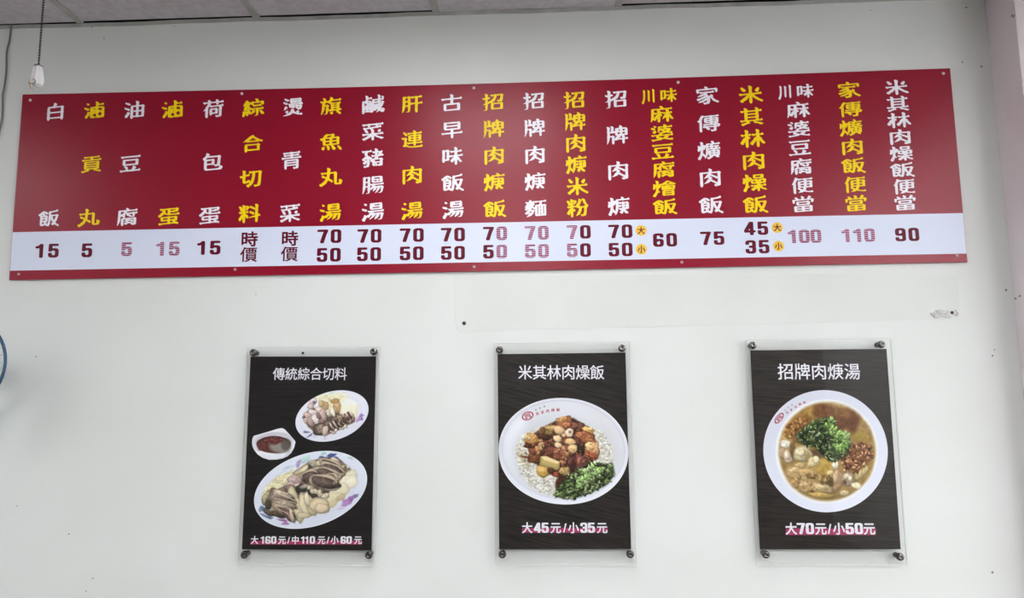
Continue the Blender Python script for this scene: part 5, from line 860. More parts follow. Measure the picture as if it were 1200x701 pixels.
def picture_mesh(name, outline, centre, K, J, paint, to_local, y, parent):
    """Fine fan mesh inside an outline (drawing units), coloured by paint(points)."""
    O = np.asarray(outline, float)
    Q = np.vstack([O, O[:1]])
    L = np.concatenate([[0], np.cumsum(np.hypot(*np.diff(Q, axis=0).T))])
    t = np.linspace(0, L[-1], K, endpoint=False)
    B = np.stack([np.interp(t, L, Q[:, 0]), np.interp(t, L, Q[:, 1])], 1)
    C = np.asarray(centre, float)
    s = (np.arange(1, J + 1) / J) ** 0.85
    P = np.vstack([C[None, :], (C + s[:, None, None] * (B - C)[None]).reshape(-1, 2)])
    col = np.clip(paint(P), 0, 255)
    verts = [(a, y, b) for a, b in (to_local(u, v) for u, v in P)]
    idx = lambda j, k: 1 + j * K + k % K
    faces = [(0, idx(0, k + 1), idx(0, k)) for k in range(K)]
    faces += [(idx(j, k), idx(j, k + 1), idx(j + 1, k + 1), idx(j + 1, k)) for j in range(J - 1) for k in range(K)]
    me = bpy.data.meshes.new(name)
    me.from_pydata(verts, [], faces)
    if me.polygons[0].normal.y > 0:
        me.flip_normals()
    ca = me.color_attributes.new('ink', 'FLOAT_COLOR', 'POINT')
    data = np.ones((len(P), 4), np.float32)
    data[:, :3] = lin(col)
    ca.data.foreach_set('color', data.ravel())
    return link(name, me, M_picture, parent)


def oval(cx, cy, a, b, rot, n=240, power=2.0):
    c, s = math.cos(math.radians(rot)), math.sin(math.radians(rot))
    out = []
    for k in range(n):
        t = 2 * PI * k / n
        u = a * math.copysign(abs(math.cos(t)) ** (2 / power), math.cos(t))
        v = b * math.copysign(abs(math.sin(t)) ** (2 / power), math.sin(t))
        out.append((cx + u * c - v * s, cy + u * s + v * c))
    return out


# ---- small plate of cold cuts (drawing units: 7.013 per photo pixel from (290, 445))
def paint_small_plate(P):
    g = Picture(P, (214, 216, 236))
    rng = random.Random(3)
    g.blob(695, 299, 306, 194, -18, (222, 223, 240), 4, .03, .02, wob=0)
    g.blob(690, 300, 262, 158, -18, (212, 214, 234), 14, .02, .0, wob=0)
    g.blob(690, 302, 250, 150, -18, (226, 226, 240), 14, .02, .02, wob=0)
    for x, y, a, b, c in [(935, 295, 20, 14, (150, 110, 196)), (915, 325, 22, 16, (168, 122, 205)), (895, 340, 14, 10, (196, 150, 214)), (940, 320, 10, 16, (128, 104, 190)),
                          (490, 432, 22, 8, (92, 106, 158)), (515, 458, 26, 7, (88, 100, 150)), (470, 428, 10, 8, (112, 122, 178)), (550, 465, 16, 6, (205, 190, 220)), (640, 480, 20, 9, (216, 190, 216)),
                          (690, 110, 30, 10, (186, 216, 206)), (600, 130, 26, 8, (200, 222, 216))]:
        g.blob(x, y, a, b, rng.uniform(-40, 20), c, 6, .1, .0, wob=.25, alpha=.85)
    g.poly([(560, 150), (640, 115), (780, 120), (830, 150), (770, 190), (680, 200), (590, 190)], (226, 222, 190), 14, tex=.1, tscale=9)
    for k in range(46):
        x, y = rng.uniform(570, 820), rng.uniform(105, 185)
        a = rng.uniform(-.9, .5)
        l = rng.uniform(14, 40)
        g.line([(x, y), (x + l * math.cos(a), y + l * math.sin(a))], rng.uniform(2, 3.5), rng.choice([(238, 236, 206), (226, 218, 168), (214, 206, 160), (244, 244, 228)]), 3, .8)
    g.poly([(450, 310), (500, 250), (600, 220), (700, 260), (880, 300), (880, 350), (760, 410), (650, 460), (560, 440), (500, 390)], (120, 100, 92), 12, tex=.35, tscale=14)
    for a in [(655, 245, 30, 62, -20, (226, 214, 190)), (690, 225, 26, 70, -16, (228, 212, 178)), (635, 215, 32, 40, -25, (196, 160, 112)), (605, 195, 22, 26, 0, (210, 180, 126)), (735, 215, 34, 60, -14, (206, 168, 118)),
              (718, 175, 38, 18, -10, (190, 150, 90)), (770, 255, 20, 45, 0, (196, 158, 112)), (700, 265, 18, 42, -18, (234, 226, 206))]:
        g.blob(*a, soft=7, light=.12, rim=.25, tex=.1, tscale=12)
    g.poly([(775, 185), (838, 160), (908, 198), (910, 318), (868, 322), (762, 276)], (236, 230, 210), 6, light=(-.03, -.05), rim=.05)
    g.poly([(775, 185), (838, 160), (908, 198), (850, 215)], (244, 240, 224), 6)
    g.line([(850, 212), (862, 318)], 3, (224, 214, 190), 5, .7)
    for a in [(540, 178, 30, 32, 0, (216, 198, 200)), (548, 186, 12, 10, 0, (120, 104, 112)), (520, 220, 26, 26, 0, (208, 186, 186)), (600, 262, 52, 34, 35, (216, 192, 188)), (620, 300, 26, 50, -20, (200, 172, 170)), (540, 275, 46, 30, 10, (222, 202, 200)),
              (500, 300, 42, 26, 35, (196, 168, 160)), (560, 330, 42, 48, -30, (228, 212, 214)), (520, 350, 26, 50, -35, (180, 152, 148)), (480, 335, 20, 24, 0, (206, 178, 172)), (610, 345, 30, 22, 20, (150, 120, 112)), (585, 300, 18, 30, -35, (150, 116, 112))]:
        g.blob(*a, soft=6, light=.2, rim=.38, tex=.1, tscale=10)
    g.blob(600, 410, 66, 52, 0, (104, 84, 76), 6, .2, .35, .2)
    g.blob(610, 405, 48, 38, 0, (150, 128, 116), 6, .2, .3, .25, 8)
    g.blob(640, 420, 24, 46, 15, (206, 186, 170), 6, .2, .3)
    for k in range(7):
        x, y = 690 + k * 27, 385 - k * 16
        g.blob(x, y + 8, 20, 44, -38, (92, 76, 70), 5, .2, .2, .15)
        g.blob(x + 8, y + 2, 9, 42, -36, (196, 178, 164), 5, .2, .15)
    g.scatter(rng, 30, [(690, 310), (880, 300), (880, 340), (740, 360)], (8, 18), [(120, 98, 84), (156, 130, 110), (92, 74, 66), (176, 152, 130)], soft=5)
    g.scatter(rng, 14, [(680, 430), (820, 370), (830, 390), (700, 450)], (8, 16), [(206, 190, 180), (190, 170, 160), (150, 126, 116)], soft=5)
    return g.tone(.8, 1.03)


def paint_sauce(P):
    g = Picture(P, (222, 222, 236))
    g.poly([(40, 500), (50, 465), (270, 400), (300, 405), (395, 512), (380, 560), (340, 620), (260, 655), (170, 658), (90, 620), (45, 560)], (226, 226, 240), 4, light=(.02, -.04))
    g.blob(215, 622, 150, 34, -6, (196, 196, 216), 22, 0, 0, wob=0, alpha=.7)
    g.blob(222, 500, 152, 66, -4, (208, 206, 220), 14, .0, .05, wob=0)
    g.blob(216, 534, 140, 72, 0, (104, 60, 58), 5, -.05, .1, .1, 14, wob=.03)
    g.blob(262, 548, 86, 56, 8, (150, 142, 134), 26, 0, .1, .05, wob=0)
    g.blob(318, 535, 40, 48, 10, (96, 88, 84), 20, 0, .1, wob=0, alpha=.8)
    g.blob(225, 500, 60, 34, 0, (122, 64, 62), 12, 0, .1, .25, 8)
    g.blob(120, 545, 42, 36, -20, (124, 66, 60), 12, 0, .1, .2, 8, alpha=.9)
    rng = random.Random(8)
    g.scatter(rng, 22, [(110, 520), (180, 475), (270, 475), (250, 520), (150, 570)], (6, 12), [(142, 74, 70), (104, 46, 46), (150, 96, 92), (92, 42, 42)], soft=8, alpha=.6)
    g.poly([(60, 590), (110, 590), (165, 600), (250, 612), (330, 600), (300, 636), (240, 655), (170, 657), (100, 630)], (230, 230, 244), 8, light=(0, -.04))
    return g.tone(.78)


# ---- large plate of cold cuts (7.013 per photo pixel from (290, 520))
def paint_large_plate(P):
    g = Picture(P, (226, 229, 244))
    rng = random.Random(5)
    g.blob(519, 380, 474, 293, -18, (216, 221, 240), 4, .03, .0, wob=0)
    g.blob(510, 384, 400, 236, -18, (204, 210, 232), 16, .0, .0, wob=0)
    g.blob(505, 386, 392, 228, -18, (222, 226, 240), 16, .02, .02, wob=0)
    for x, y, a, b, r, c in [(470, 128, 60, 26, -30, (186, 216, 216)), (418, 165, 16, 34, 20, (170, 142, 200)), (625, 78, 22, 16, 0, (176, 206, 210)), (690, 98, 38, 17, -15, (62, 76, 146)), (676, 118, 16, 10, 30, (86, 104, 176)),
                             (610, 112, 24, 10, 0, (70, 92, 146)), (745, 132, 42, 13, 35, (66, 70, 110)), (700, 136, 60, 11, 12, (62, 72, 124)), (830, 110, 40, 10, 20, (196, 220, 222)), (350, 185, 50, 8, -22, (200, 206, 232)), (130, 534, 30, 18, 20, (86, 112, 146)), (105, 545, 14, 16, 0, (120, 140, 172)),
                             (180, 606, 30, 11, 15, (88, 110, 150)), (135, 590, 36, 9, 30, (110, 130, 172)), (290, 630, 40, 10, 10, (150, 92, 156)), (312, 656, 30, 12, 0, (170, 104, 170)), (830, 470, 48, 24, -25, (172, 122, 188)), (805, 498, 36, 18, -15, (182, 134, 198)), (850, 452, 22, 22, 0, (150, 104, 180)),
                             (888, 430, 24, 15, -20, (112, 106, 150)), (770, 530, 30, 9, -20, (206, 184, 220)), (790, 462, 16, 12, 0, (196, 150, 206))]:
        g.blob(x, y, a, b, r, c, 7, .1, .0, wob=.22, alpha=.88)
    g.poly([(112, 430), (150, 350), (240, 270), (360, 230), (400, 270), (320, 350), (220, 430), (140, 480)], (222, 214, 176), 16, tex=.12, tscale=12)
    for k in range(80):
        x = rng.uniform(120, 360)
        y = 430 - (x - 120) * .72 + rng.uniform(-45, 40)
        a = rng.uniform(-1.2, .3)
        l = rng.uniform(18, 46)
        g.line([(x, y), (x + l * math.cos(a), y + l * math.sin(a))], rng.uniform(2, 4), rng.choice([(236, 232, 200), (226, 216, 168), (206, 194, 140), (242, 240, 222), (190, 174, 120)]), 3, .8)
    # bed in shade between the slices
    g.poly([(120, 450), (200, 400), (330, 330), (390, 250), (500, 150), (640, 110), (760, 130), (850, 210), (800, 300), (720, 400), (650, 520), (500, 600), (390, 640), (300, 600), (160, 540)], (118, 102, 90), 14, tex=.3, tscale=20)
    g.scatter(rng, 36, [(760, 190), (830, 190), (850, 240), (780, 280)], (8, 18), [(150, 124, 96), (120, 98, 80), (196, 176, 150)], soft=6)
    # white tofu slices, right
    for a in [(842, 270, 70, 44, -30, (224, 216, 192)), (800, 330, 110, 62, -28, (230, 222, 198)), (850, 320, 62, 46, -35, (236, 230, 210)), (752, 390, 96, 56, -28, (226, 216, 188)), (700, 455, 86, 50, -28, (220, 208, 176)), (690, 500, 50, 26, -25, (208, 194, 156)), (770, 440, 46, 22, -30, (196, 180, 140))]:
        g.blob(*a, soft=9, light=.06, rim=.12, tex=.04)
    # pale slices, upper left
    g.poly([(366, 240), (480, 162), (512, 186), (480, 232), (390, 272)], (216, 200, 166), 6, light=(0, -.08), rim=.3)
    g.poly([(372, 262), (500, 225), (560, 216), (470, 262), (400, 300)], (206, 186, 146), 6, light=(0, -.08), rim=.3)
    g.blob(470, 205, 34, 10, -35, (236, 224, 196), 8, 0, 0)
    g.blob(555, 190, 52, 46, 0, (74, 66, 58), 8, .2, .2, .3, 10)
    g.blob(550, 165, 46, 30, 10, (174, 164, 144), 7, .2, .3, .2, 9)
    g.blob(590, 160, 22, 26, 10, (206, 192, 166), 7, .2, .3, .2, 9)
    g.blob(720, 140, 40, 22, 20, (206, 184, 162), 7, .2, .3, .1)
    g.blob(620, 140, 36, 18, 0, (196, 178, 150), 7, .2, .3, .1)
    # sliced liver: pale rind, dark face
    for cx, cy, a, b, r in [(690, 170, 100, 34, 22), (705, 205, 104, 36, 24), (660, 238, 110, 36, 18), (700, 290, 60, 42, 40), (512, 262, 72, 44, -22), (640, 312, 128, 50, 14)]:
        g.blob(cx, cy + 4, a * 1.06, b * 1.25, r, (208, 188, 164), 6, .1, .3, .06)
        g.blob(cx - 2, cy + 9, a * .96, b * .92, r, (98, 82, 76), 6, .22, .22, .22, 11)
        g.blob(cx - a * .1, cy, a * .6, b * .35, r, (128, 112, 104), 10, 0, 0, .2, 9, alpha=.7)
    g.poly([(700, 330), (760, 240), (800, 240), (770, 300), (715, 345)], (206, 184, 158), 7, tex=.1, rim=.25)
    g.scatter(rng, 20, [(700, 335), (785, 250), (800, 260), (720, 350)], (4, 9), [(90, 70, 62), (130, 106, 92)], soft=4, alpha=.7)
    # intestines and tripe, middle
    for a in [(385, 300, 58, 40, 10, (196, 170, 168)), (350, 340, 34, 26, -20, (206, 178, 176)), (345, 362, 36, 28, 0, (148, 112, 112)), (420, 310, 26, 36, 20, (180, 150, 150)), (410, 345, 30, 18, 10, (206, 180, 176)), (460, 380, 62, 52, 0, (72, 64, 58)),
              (470, 352, 44, 18, -12, (170, 158, 146)), (515, 370, 26, 30, 20, (190, 178, 158)), (505, 400, 20, 24, 0, (66, 56, 50)), (555, 400, 44, 28, 10, (200, 186, 164)), (540, 425, 34, 16, 0, (86, 74, 66)), (600, 410, 28, 34, -10, (206, 190, 166)), (622, 392, 14, 26, 0, (110, 92, 82)), (470, 420, 40, 20, 15, (150, 138, 122)), (640, 430, 34, 24, -10, (212, 198, 172))]:
        g.blob(*a, soft=6, light=.2, rim=.36, tex=.14, tscale=9)
    # cream slices, bottom
    for a in [(372, 440, 40, 92, -8, (206, 194, 158)), (420, 540, 42, 112, -14, (214, 200, 164)), (470, 510, 40, 104, -18, (222, 208, 174)), (520, 505, 44, 96, -24, (212, 196, 158)), (590, 510, 92, 66, 10, (216, 198, 162)), (610, 530, 60, 40, 0, (222, 200, 168)), (460, 590, 60, 24, 0, (208, 196, 160)), (490, 455, 22, 60, -10, (226, 214, 184))]:
        g.blob(*a, soft=7, light=.1, rim=.3, tex=.05)
    # fanned grey-brown meat, lower left
    for a in [(165, 450, 44, 66, 20, (176, 164, 128)), (210, 420, 34, 60, 10, (120, 100, 90)), (285, 450, 118, 58, 14, (150, 132, 118)), (300, 420, 92, 26, 22, (184, 168, 150)), (310, 470, 88, 22, 20, (120, 102, 92)), (320, 500, 100, 24, 16, (168, 152, 134)),
              (200, 555, 66, 44, 10, (104, 94, 80)), (215, 540, 34, 30, 0, (168, 160, 140)), (290, 548, 110, 36, 30, (150, 132, 112)), (320, 570, 70, 22, 38, (96, 74, 72)), (345, 600, 62, 26, 50, (116, 84, 84)), (366, 590, 14, 62, -18, (206, 190, 164)), (170, 500, 26, 40, -10, (86, 78, 66)), (250, 585, 60, 20, 25, (90, 76, 68))]:
        g.blob(*a, soft=7, light=.2, rim=.32, tex=.14, tscale=12)
    for pts in ([(215, 405), (300, 425), (395, 470)], [(225, 450), (310, 470), (400, 490)], [(240, 505), (320, 520), (380, 560)], [(260, 540), (330, 575), (370, 640)]):
        g.line(pts, 4, (214, 200, 176), 6, .75)
    return g.tone(.82)


# ---- braised pork rice bowl (5.006 per photo pixel from (580, 460))
def paint_rice_bowl(P):
    g = Picture(P, (236, 238, 248))
    rng = random.Random(11)
    g.blob(402, 345, 380, 312, 4, (222, 224, 238), 4, -.03, .0, wob=0)
    g.blob(402, 336, 362, 291, 4, (196, 198, 214), 5, 0, 0, wob=0)
    g.blob(402, 338, 358, 288, 4, (221, 223, 234), 8, .0, .02, wob=0)
    g.poly([(560, 80), (700, 190), (752, 330), (720, 450), (690, 400), (600, 200)], (214, 214, 222), 60, alpha=.55)
    g.poly([(60, 260), (110, 180), (200, 120), (180, 240), (110, 330), (120, 470), (60, 380)], (234, 237, 250), 50, alpha=.8)
    g.blob(400, 372, 318, 240, 4, (196, 198, 206), 60, 0, 0, wob=0, alpha=.45)
    # rice
    g.poly([(118, 330), (160, 250), (230, 215), (330, 200), (560, 200), (640, 240), (690, 330), (690, 430), (560, 520), (400, 610), (300, 600), (200, 545), (140, 450)], (214, 212, 206), 18, tex=.1, tscale=14)
    rice = [(232, 230, 224), (222, 220, 212), (244, 242, 238), (206, 202, 192), (214, 206, 186)]
    g.scatter(rng, 330, [(122, 330), (170, 250), (260, 220), (240, 420), (330, 480), (385, 590), (300, 596), (200, 540), (140, 450)], (7, 13), rice, (.35, .6), .15, .2, 3.0)
    g.scatter(rng, 170, [(560, 215), (630, 235), (685, 320), (690, 415), (590, 420), (580, 300)], (7, 13), rice, (.35, .6), .12, .15, 3.0)
    g.scatter(rng, 26, [(130, 360), (230, 330), (260, 430), (170, 440)], (9, 16), [(196, 184, 150), (186, 172, 140)], soft=6, alpha=.6)
    # sauce and shade under the meat
    g.poly([(180, 290), (230, 240), (290, 200), (370, 160), (460, 150), (560, 210), (600, 300), (605, 390), (540, 430), (500, 470), (430, 560), (380, 590), (370, 500), (300, 470), (240, 420), (200, 340)], (92, 58, 42), 12, tex=.35, tscale=16)
    g.blob(395, 540, 40, 52, 10, (84, 46, 32), 14, 0, .1, .3, 10)
    g.scatter(rng, 120, [(200, 290), (290, 210), (400, 150), (540, 200), (600, 330), (560, 420), (450, 470), (330, 420), (240, 380)], (12, 26), [(110, 66, 46), (134, 82, 56), (88, 52, 38), (156, 98, 66), (120, 72, 60), (70, 42, 34)], (.5, 1), .3, .35, 4)
    meat = [
        (215, 275, 44, 36, 10, (196, 146, 84)), (196, 262, 20, 18, 0, (220, 190, 140)), (206, 314, 36, 16, 10, (92, 56, 36)), (285, 252, 32, 30, 0, (92, 60, 46)), (302, 322, 42, 44, 0, (112, 68, 52)),
        (270, 314, 17, 24, 10, (196, 162, 118)), (332, 352, 34, 34, 0, (124, 74, 58)), (232, 390, 42, 26, 10, (124, 76, 48)), (176, 378, 30, 6, 6, (126, 82, 52)), (222, 345, 26, 20, 0, (140, 90, 60)),
        (408, 178, 48, 36, -10, (168, 104, 68)), (395, 160, 34, 16, -10, (196, 146, 96)), (420, 190, 24, 18, 20, (196, 122, 82)), (484, 200, 42, 26, 10, (124, 80, 66)), (545, 228, 32, 26, 10, (218, 168, 98)), (560, 216, 16, 12, 0, (236, 200, 136)),
        (526, 264, 52, 38, 0, (166, 102, 68)), (500, 250, 26, 14, -30, (196, 124, 88)), (550, 272, 22, 20, 0, (188, 118, 80)), (310, 222, 48, 28, 0, (166, 134, 82)), (330, 208, 28, 12, -10, (196, 168, 116)), (282, 225, 16, 22, 0, (120, 84, 52)),
        (400, 300, 22, 30, 0, (124, 78, 64)), (366, 362, 22, 38, -14, (152, 92, 70)), (412, 352, 27, 46, -12, (154, 98, 74)), (406, 335, 10, 22, -10, (188, 132, 104)), (480, 300, 24, 34, 0, (110, 70, 54)),
        (504, 332, 34, 32, 0, (62, 46, 38)), (568, 346, 44, 46, 0, (190, 122, 78)), (560, 316, 32, 24, -10, (230, 194, 142)), (575, 372, 28, 24, 0, (180, 92, 62)), (596, 330, 16, 40, 0, (206, 158, 118)), (545, 385, 24, 16, 0, (120, 70, 50)),
        (452, 415, 34, 46, 20, (88, 48, 46)), (440, 400, 10, 24, 20, (130, 82, 76)), (506, 416, 32, 50, 0, (122, 74, 68)), (498, 395, 14, 20, 0, (160, 106, 96)), (480, 455, 26, 20, 0, (74, 42, 38)), (410, 462, 32, 24, 10, (182, 152, 98)), (356, 482, 18, 16, 0, (168, 80, 60)),
        (340, 290, 14, 20, 0, (134, 88, 62)), (250, 330, 14, 18, 0, (196, 150, 100)),
    ]
    for k, a in enumerate(meat):
        g.blob(*a, soft=4, light=.24, rim=.30, tex=.24, tscale=7, power=(2.0, 2.6, 3.4)[k % 3], wob=.16)
    g.scatter(rng, 90, [(210, 290), (300, 215), (400, 165), (530, 210), (590, 330), (550, 410), (450, 450), (330, 410), (240, 370)], (5, 15), [(206, 150, 104), (150, 92, 62), (72, 42, 32), (226, 184, 130), (100, 60, 44), (176, 108, 78)], (.3, .8), .3, .2, 3.5, alpha=.75, wob=.3)
    g.poly([(268, 376), (300, 374), (382, 408), (378, 446), (364, 456), (262, 426)], (196, 172, 108), 5, light=(0, -.1), rim=.15)
    g.poly([(268, 376), (300, 374), (382, 408), (366, 420), (290, 396)], (232, 214, 160), 5)
    g.blob(282, 464, 42, 34, 20, (204, 164, 84), 6, .2, .3, .06)
    g.blob(270, 450, 22, 14, 20, (228, 194, 116), 8, 0, 0)
    g.blob(326, 458, 20, 18, 0, (96, 62, 38), 6, .2, .3)
    for a in [(376, 220, 34, 24, 20, (226, 192, 146)), (436, 236, 25, 27, 20, (240, 216, 196)), (440, 232, 9, 9, 0, (180, 130, 116)), (366, 271, 25, 20, 15, (238, 208, 168)), (371, 309, 22, 16, 15, (236, 206, 166)), (442, 288, 33, 19, 8, (230, 192, 138)), (456, 330, 28, 26, 10, (234, 200, 152)), (450, 340, 18, 12, 0, (214, 170, 116)), (404, 252, 12, 10, 0, (226, 190, 146))]:
        g.blob(*a, soft=4, light=.14, rim=.3, tex=.04)
    # chopped coriander
    herb = [(345, 606), (390, 520), (440, 480), (500, 452), (560, 408), (620, 420), (690, 415), (704, 480), (650, 545), (560, 590), (490, 616), (410, 626)]
    g.poly(herb, (48, 62, 36), 14, tex=.4, tscale=12)
    g.scatter(rng, 260, herb, (7, 19), [(70, 88, 48), (104, 124, 70), (54, 70, 40), (140, 158, 104), (36, 46, 28), (86, 106, 58), (172, 186, 142), (30, 38, 24)], (.25, .6), .3, .3, 3.5, wob=.3)
    g.scatter(rng, 46, [(500, 470), (570, 430), (640, 450), (560, 520), (480, 560)], (10, 20), [(150, 180, 112), (124, 158, 86), (176, 200, 146)], (.3, .6), .3, .25, 3.5, wob=.35)
    for k in range(26):
        x, y = rng.uniform(420, 680), rng.uniform(440, 600)
        a = rng.uniform(0, 6.3)
        g.line([(x, y), (x + 22 * math.cos(a), y + 22 * math.sin(a))], 2.2, rng.choice([(176, 196, 146), (196, 210, 170), (120, 150, 84)]), 3, .6 if y < 1120 - x * .9 else 0)
    return g.tone(.88)


# ---- meat soup bowl (4.5226 per photo pixel from (890, 450))
def paint_soup_bowl(P):
    g = Picture(P, (222, 224, 240))
    rng = random.Random(21)
    g.blob(350, 357, 328, 322, 20, (216, 219, 236), 4, -.03, .0, wob=0)
    g.blob(356, 358, 272, 276, 0, (232, 232, 240), 8, 0, 0, wob=0)
    plain = g.c.copy()
    g.blob(358, 360, 262, 267, 0, (190, 168, 126), 10, 0, 0, wob=.01)
    g.blob(358, 360, 252, 258, 0, (170, 138, 82), 16, .02, .12, .12, 40, wob=.01)
    for a in [(300, 150, 90, 50, -20, (176, 140, 74)), (430, 165, 110, 70, 10, (128, 88, 50)), (330, 145, 50, 40, 0, (120, 76, 48)), (495, 215, 26, 52, 0, (104, 58, 34)), (410, 210, 60, 40, 0, (112, 70, 42)), (560, 250, 40, 60, 10, (168, 136, 84)), (160, 230, 50, 50, 0, (186, 148, 76)),
              (220, 200, 50, 40, 0, (160, 116, 60)), (540, 280, 50, 30, 0, (168, 142, 66)), (150, 300, 40, 60, 0, (196, 164, 96)), (300, 500, 160, 100, 0, (184, 152, 96)), (340, 440, 80, 50, 0, (188, 156, 78)), (540, 470, 60, 60, 0, (170, 136, 76)), (440, 110, 70, 18, 8, (196, 168, 116)), (260, 250, 120, 70, 0, (120, 88, 50)), (300, 370, 50, 26, 0, (92, 70, 44))]:
        g.blob(*a, soft=22, light=.05, rim=.1, tex=.16, tscale=14, alpha=.85)
    g.scatter(rng, 70, [(130, 230), (220, 170), (260, 190), (200, 270), (140, 290)], (6, 14), [(150, 100, 54), (176, 126, 66), (124, 78, 44), (206, 160, 92)], soft=5, alpha=.8)
    chunks = [(138, 318, 28, 24, 10, (222, 212, 198)), (130, 325, 16, 14, 0, (240, 236, 226)), (118, 365, 20, 30, 0, (190, 160, 128)), (152, 386, 26, 36, -20, (208, 184, 160)), (145, 378, 12, 22, -20, (232, 214, 196)), (175, 350, 14, 40, 0, (120, 96, 62)), (230, 372, 52, 42, 10, (204, 190, 150)), (215, 360, 30, 24, 0, (222, 212, 180)), (258, 390, 14, 34, -20, (166, 140, 96)),
              (284, 414, 36, 26, -25, (214, 196, 152)), (300, 400, 16, 20, 0, (232, 222, 190)), (190, 470, 50, 38, 10, (198, 166, 116)), (182, 455, 32, 14, -10, (220, 192, 146)), (250, 470, 60, 22, 5, (194, 162, 112)), (280, 490, 40, 12, 5, (130, 98, 62)), (250, 540, 56, 36, 0, (194, 162, 112)), (236, 528, 34, 14, -10, (218, 190, 146)), (290, 545, 20, 26, 0, (206, 180, 136)),
              (402, 430, 18, 22, 10, (236, 230, 208)), (376, 470, 18, 14, 0, (220, 200, 152)), (412, 510, 32, 62, 8, (182, 146, 108)), (404, 490, 14, 36, 8, (208, 178, 142)), (370, 520, 22, 30, 0, (104, 90, 54)), (340, 552, 56, 22, 20, (204, 178, 130)), (330, 546, 30, 9, 20, (226, 204, 162)), (466, 506, 36, 40, 20, (178, 156, 132)), (462, 490, 20, 16, 0, (214, 198, 176)), (480, 500, 12, 14, 0, (230, 216, 196)), (450, 520, 12, 12, 0, (110, 90, 70)),
              (515, 540, 30, 18, 15, (230, 220, 190)), (530, 480, 40, 20, -50, (196, 178, 128)), (560, 450, 16, 34, 10, (204, 186, 130)), (450, 578, 26, 16, 0, (202, 182, 142)), (330, 590, 70, 14, 6, (190, 160, 96)), (180, 530, 30, 24, 20, (180, 146, 96)), (215, 430, 30, 14, 0, (206, 178, 126)), (330, 505, 34, 14, 15, (206, 176, 120))]
    for a in chunks:
        g.blob(*a, soft=8, light=.16, rim=.28, tex=.1, tscale=10)
    g.scatter(rng, 24, [(180, 480), (300, 460), (380, 480), (350, 560), (240, 580)], (8, 20), [(150, 116, 72), (206, 176, 126), (124, 94, 58)], (.2, .5), soft=7, alpha=.6)
    # fried shallots
    sh = [(430, 400), (480, 340), (530, 310), (590, 330), (605, 380), (570, 430), (520, 465), (450, 460)]
    g.poly(sh, (132, 86, 50), 22, tex=.3, tscale=9)
    g.scatter(rng, 150, sh, (6, 14), [(160, 104, 66), (190, 136, 92), (118, 72, 42), (96, 56, 34), (206, 158, 116)], (.3, .7), .3, .35, 3.5)
    # coriander
    herb = [(196, 272), (240, 225), (300, 196), (350, 178), (395, 186), (405, 235), (470, 262), (484, 330), (455, 385), (410, 408), (370, 412), (330, 372), (300, 340), (250, 325), (205, 305)]
    g.poly(herb, (46, 60, 32), 12, tex=.4, tscale=10)
    g.scatter(rng, 300, herb, (6, 16), [(62, 80, 42), (88, 110, 60), (46, 60, 34), (32, 42, 26), (78, 98, 50), (116, 136, 84), (146, 162, 120)], (.25, .6), .3, .3, 3.0, wob=.3)
    g.scatter(rng, 60, [(340, 180), (395, 186), (400, 235), (470, 270), (470, 360), (410, 380), (390, 290), (350, 230)], (9, 19), [(130, 164, 84), (112, 148, 70), (154, 184, 110)], (.35, .7), .3, .3, 3.0, wob=.35)
    g.scatter(rng, 26, herb, (4, 8), [(196, 204, 176), (214, 220, 196)], (.2, .5), soft=3, alpha=.7)
    d = np.sqrt(((g.x - 358) / 259) ** 2 + ((g.y - 360) / 264) ** 2)
    w = np.clip((d - .965) / .07, 0, 1)[:, None]
    g.c = g.c * (1 - w) + plain * w
    return g.tone(.9)


# ------------------------------------------------------------------ the three acrylic posters
def sheet_material(name, c1, c2, rot, contrast):
    m = mat(name, c1, 0.5, spec=0.2)
    nt, b, N, L = nodes(m)
    tc = N('ShaderNodeTexCoord')
    mp = N('ShaderNodeMapping')
    mp.inputs['Rotation'].default_value = (0, rot, 0)
    mp2 = N('ShaderNodeMapping')
    mp2.inputs['Scale'].default_value = (5.0, 1.0, 120.0)
    nz = N('ShaderNodeTexNoise')
    nz.inputs['Scale'].default_value = 1.6
    nz.inputs['Detail'].default_value = 6.0
    nz.inputs['Roughness'].default_value = 0.62
    r = N('ShaderNodeValToRGB')
    r.color_ramp.elements[0].position = 0.5 - contrast
    r.color_ramp.elements[1].position = 0.5 + contrast
    r.color_ramp.elements[0].color = rgba(c1)
    r.color_ramp.elements[1].color = rgba(c2)
    L(tc.outputs['Object'], mp.inputs['Vector'])
    L(mp.outputs['Vector'], mp2.inputs['Vector'])
    L(mp2.outputs['Vector'], nz.inputs['Vector'])
    L(nz.outputs['Fac'], r.inputs['Fac'])
    L(r.outputs['Color'], b.inputs['Base Color'])
    return m


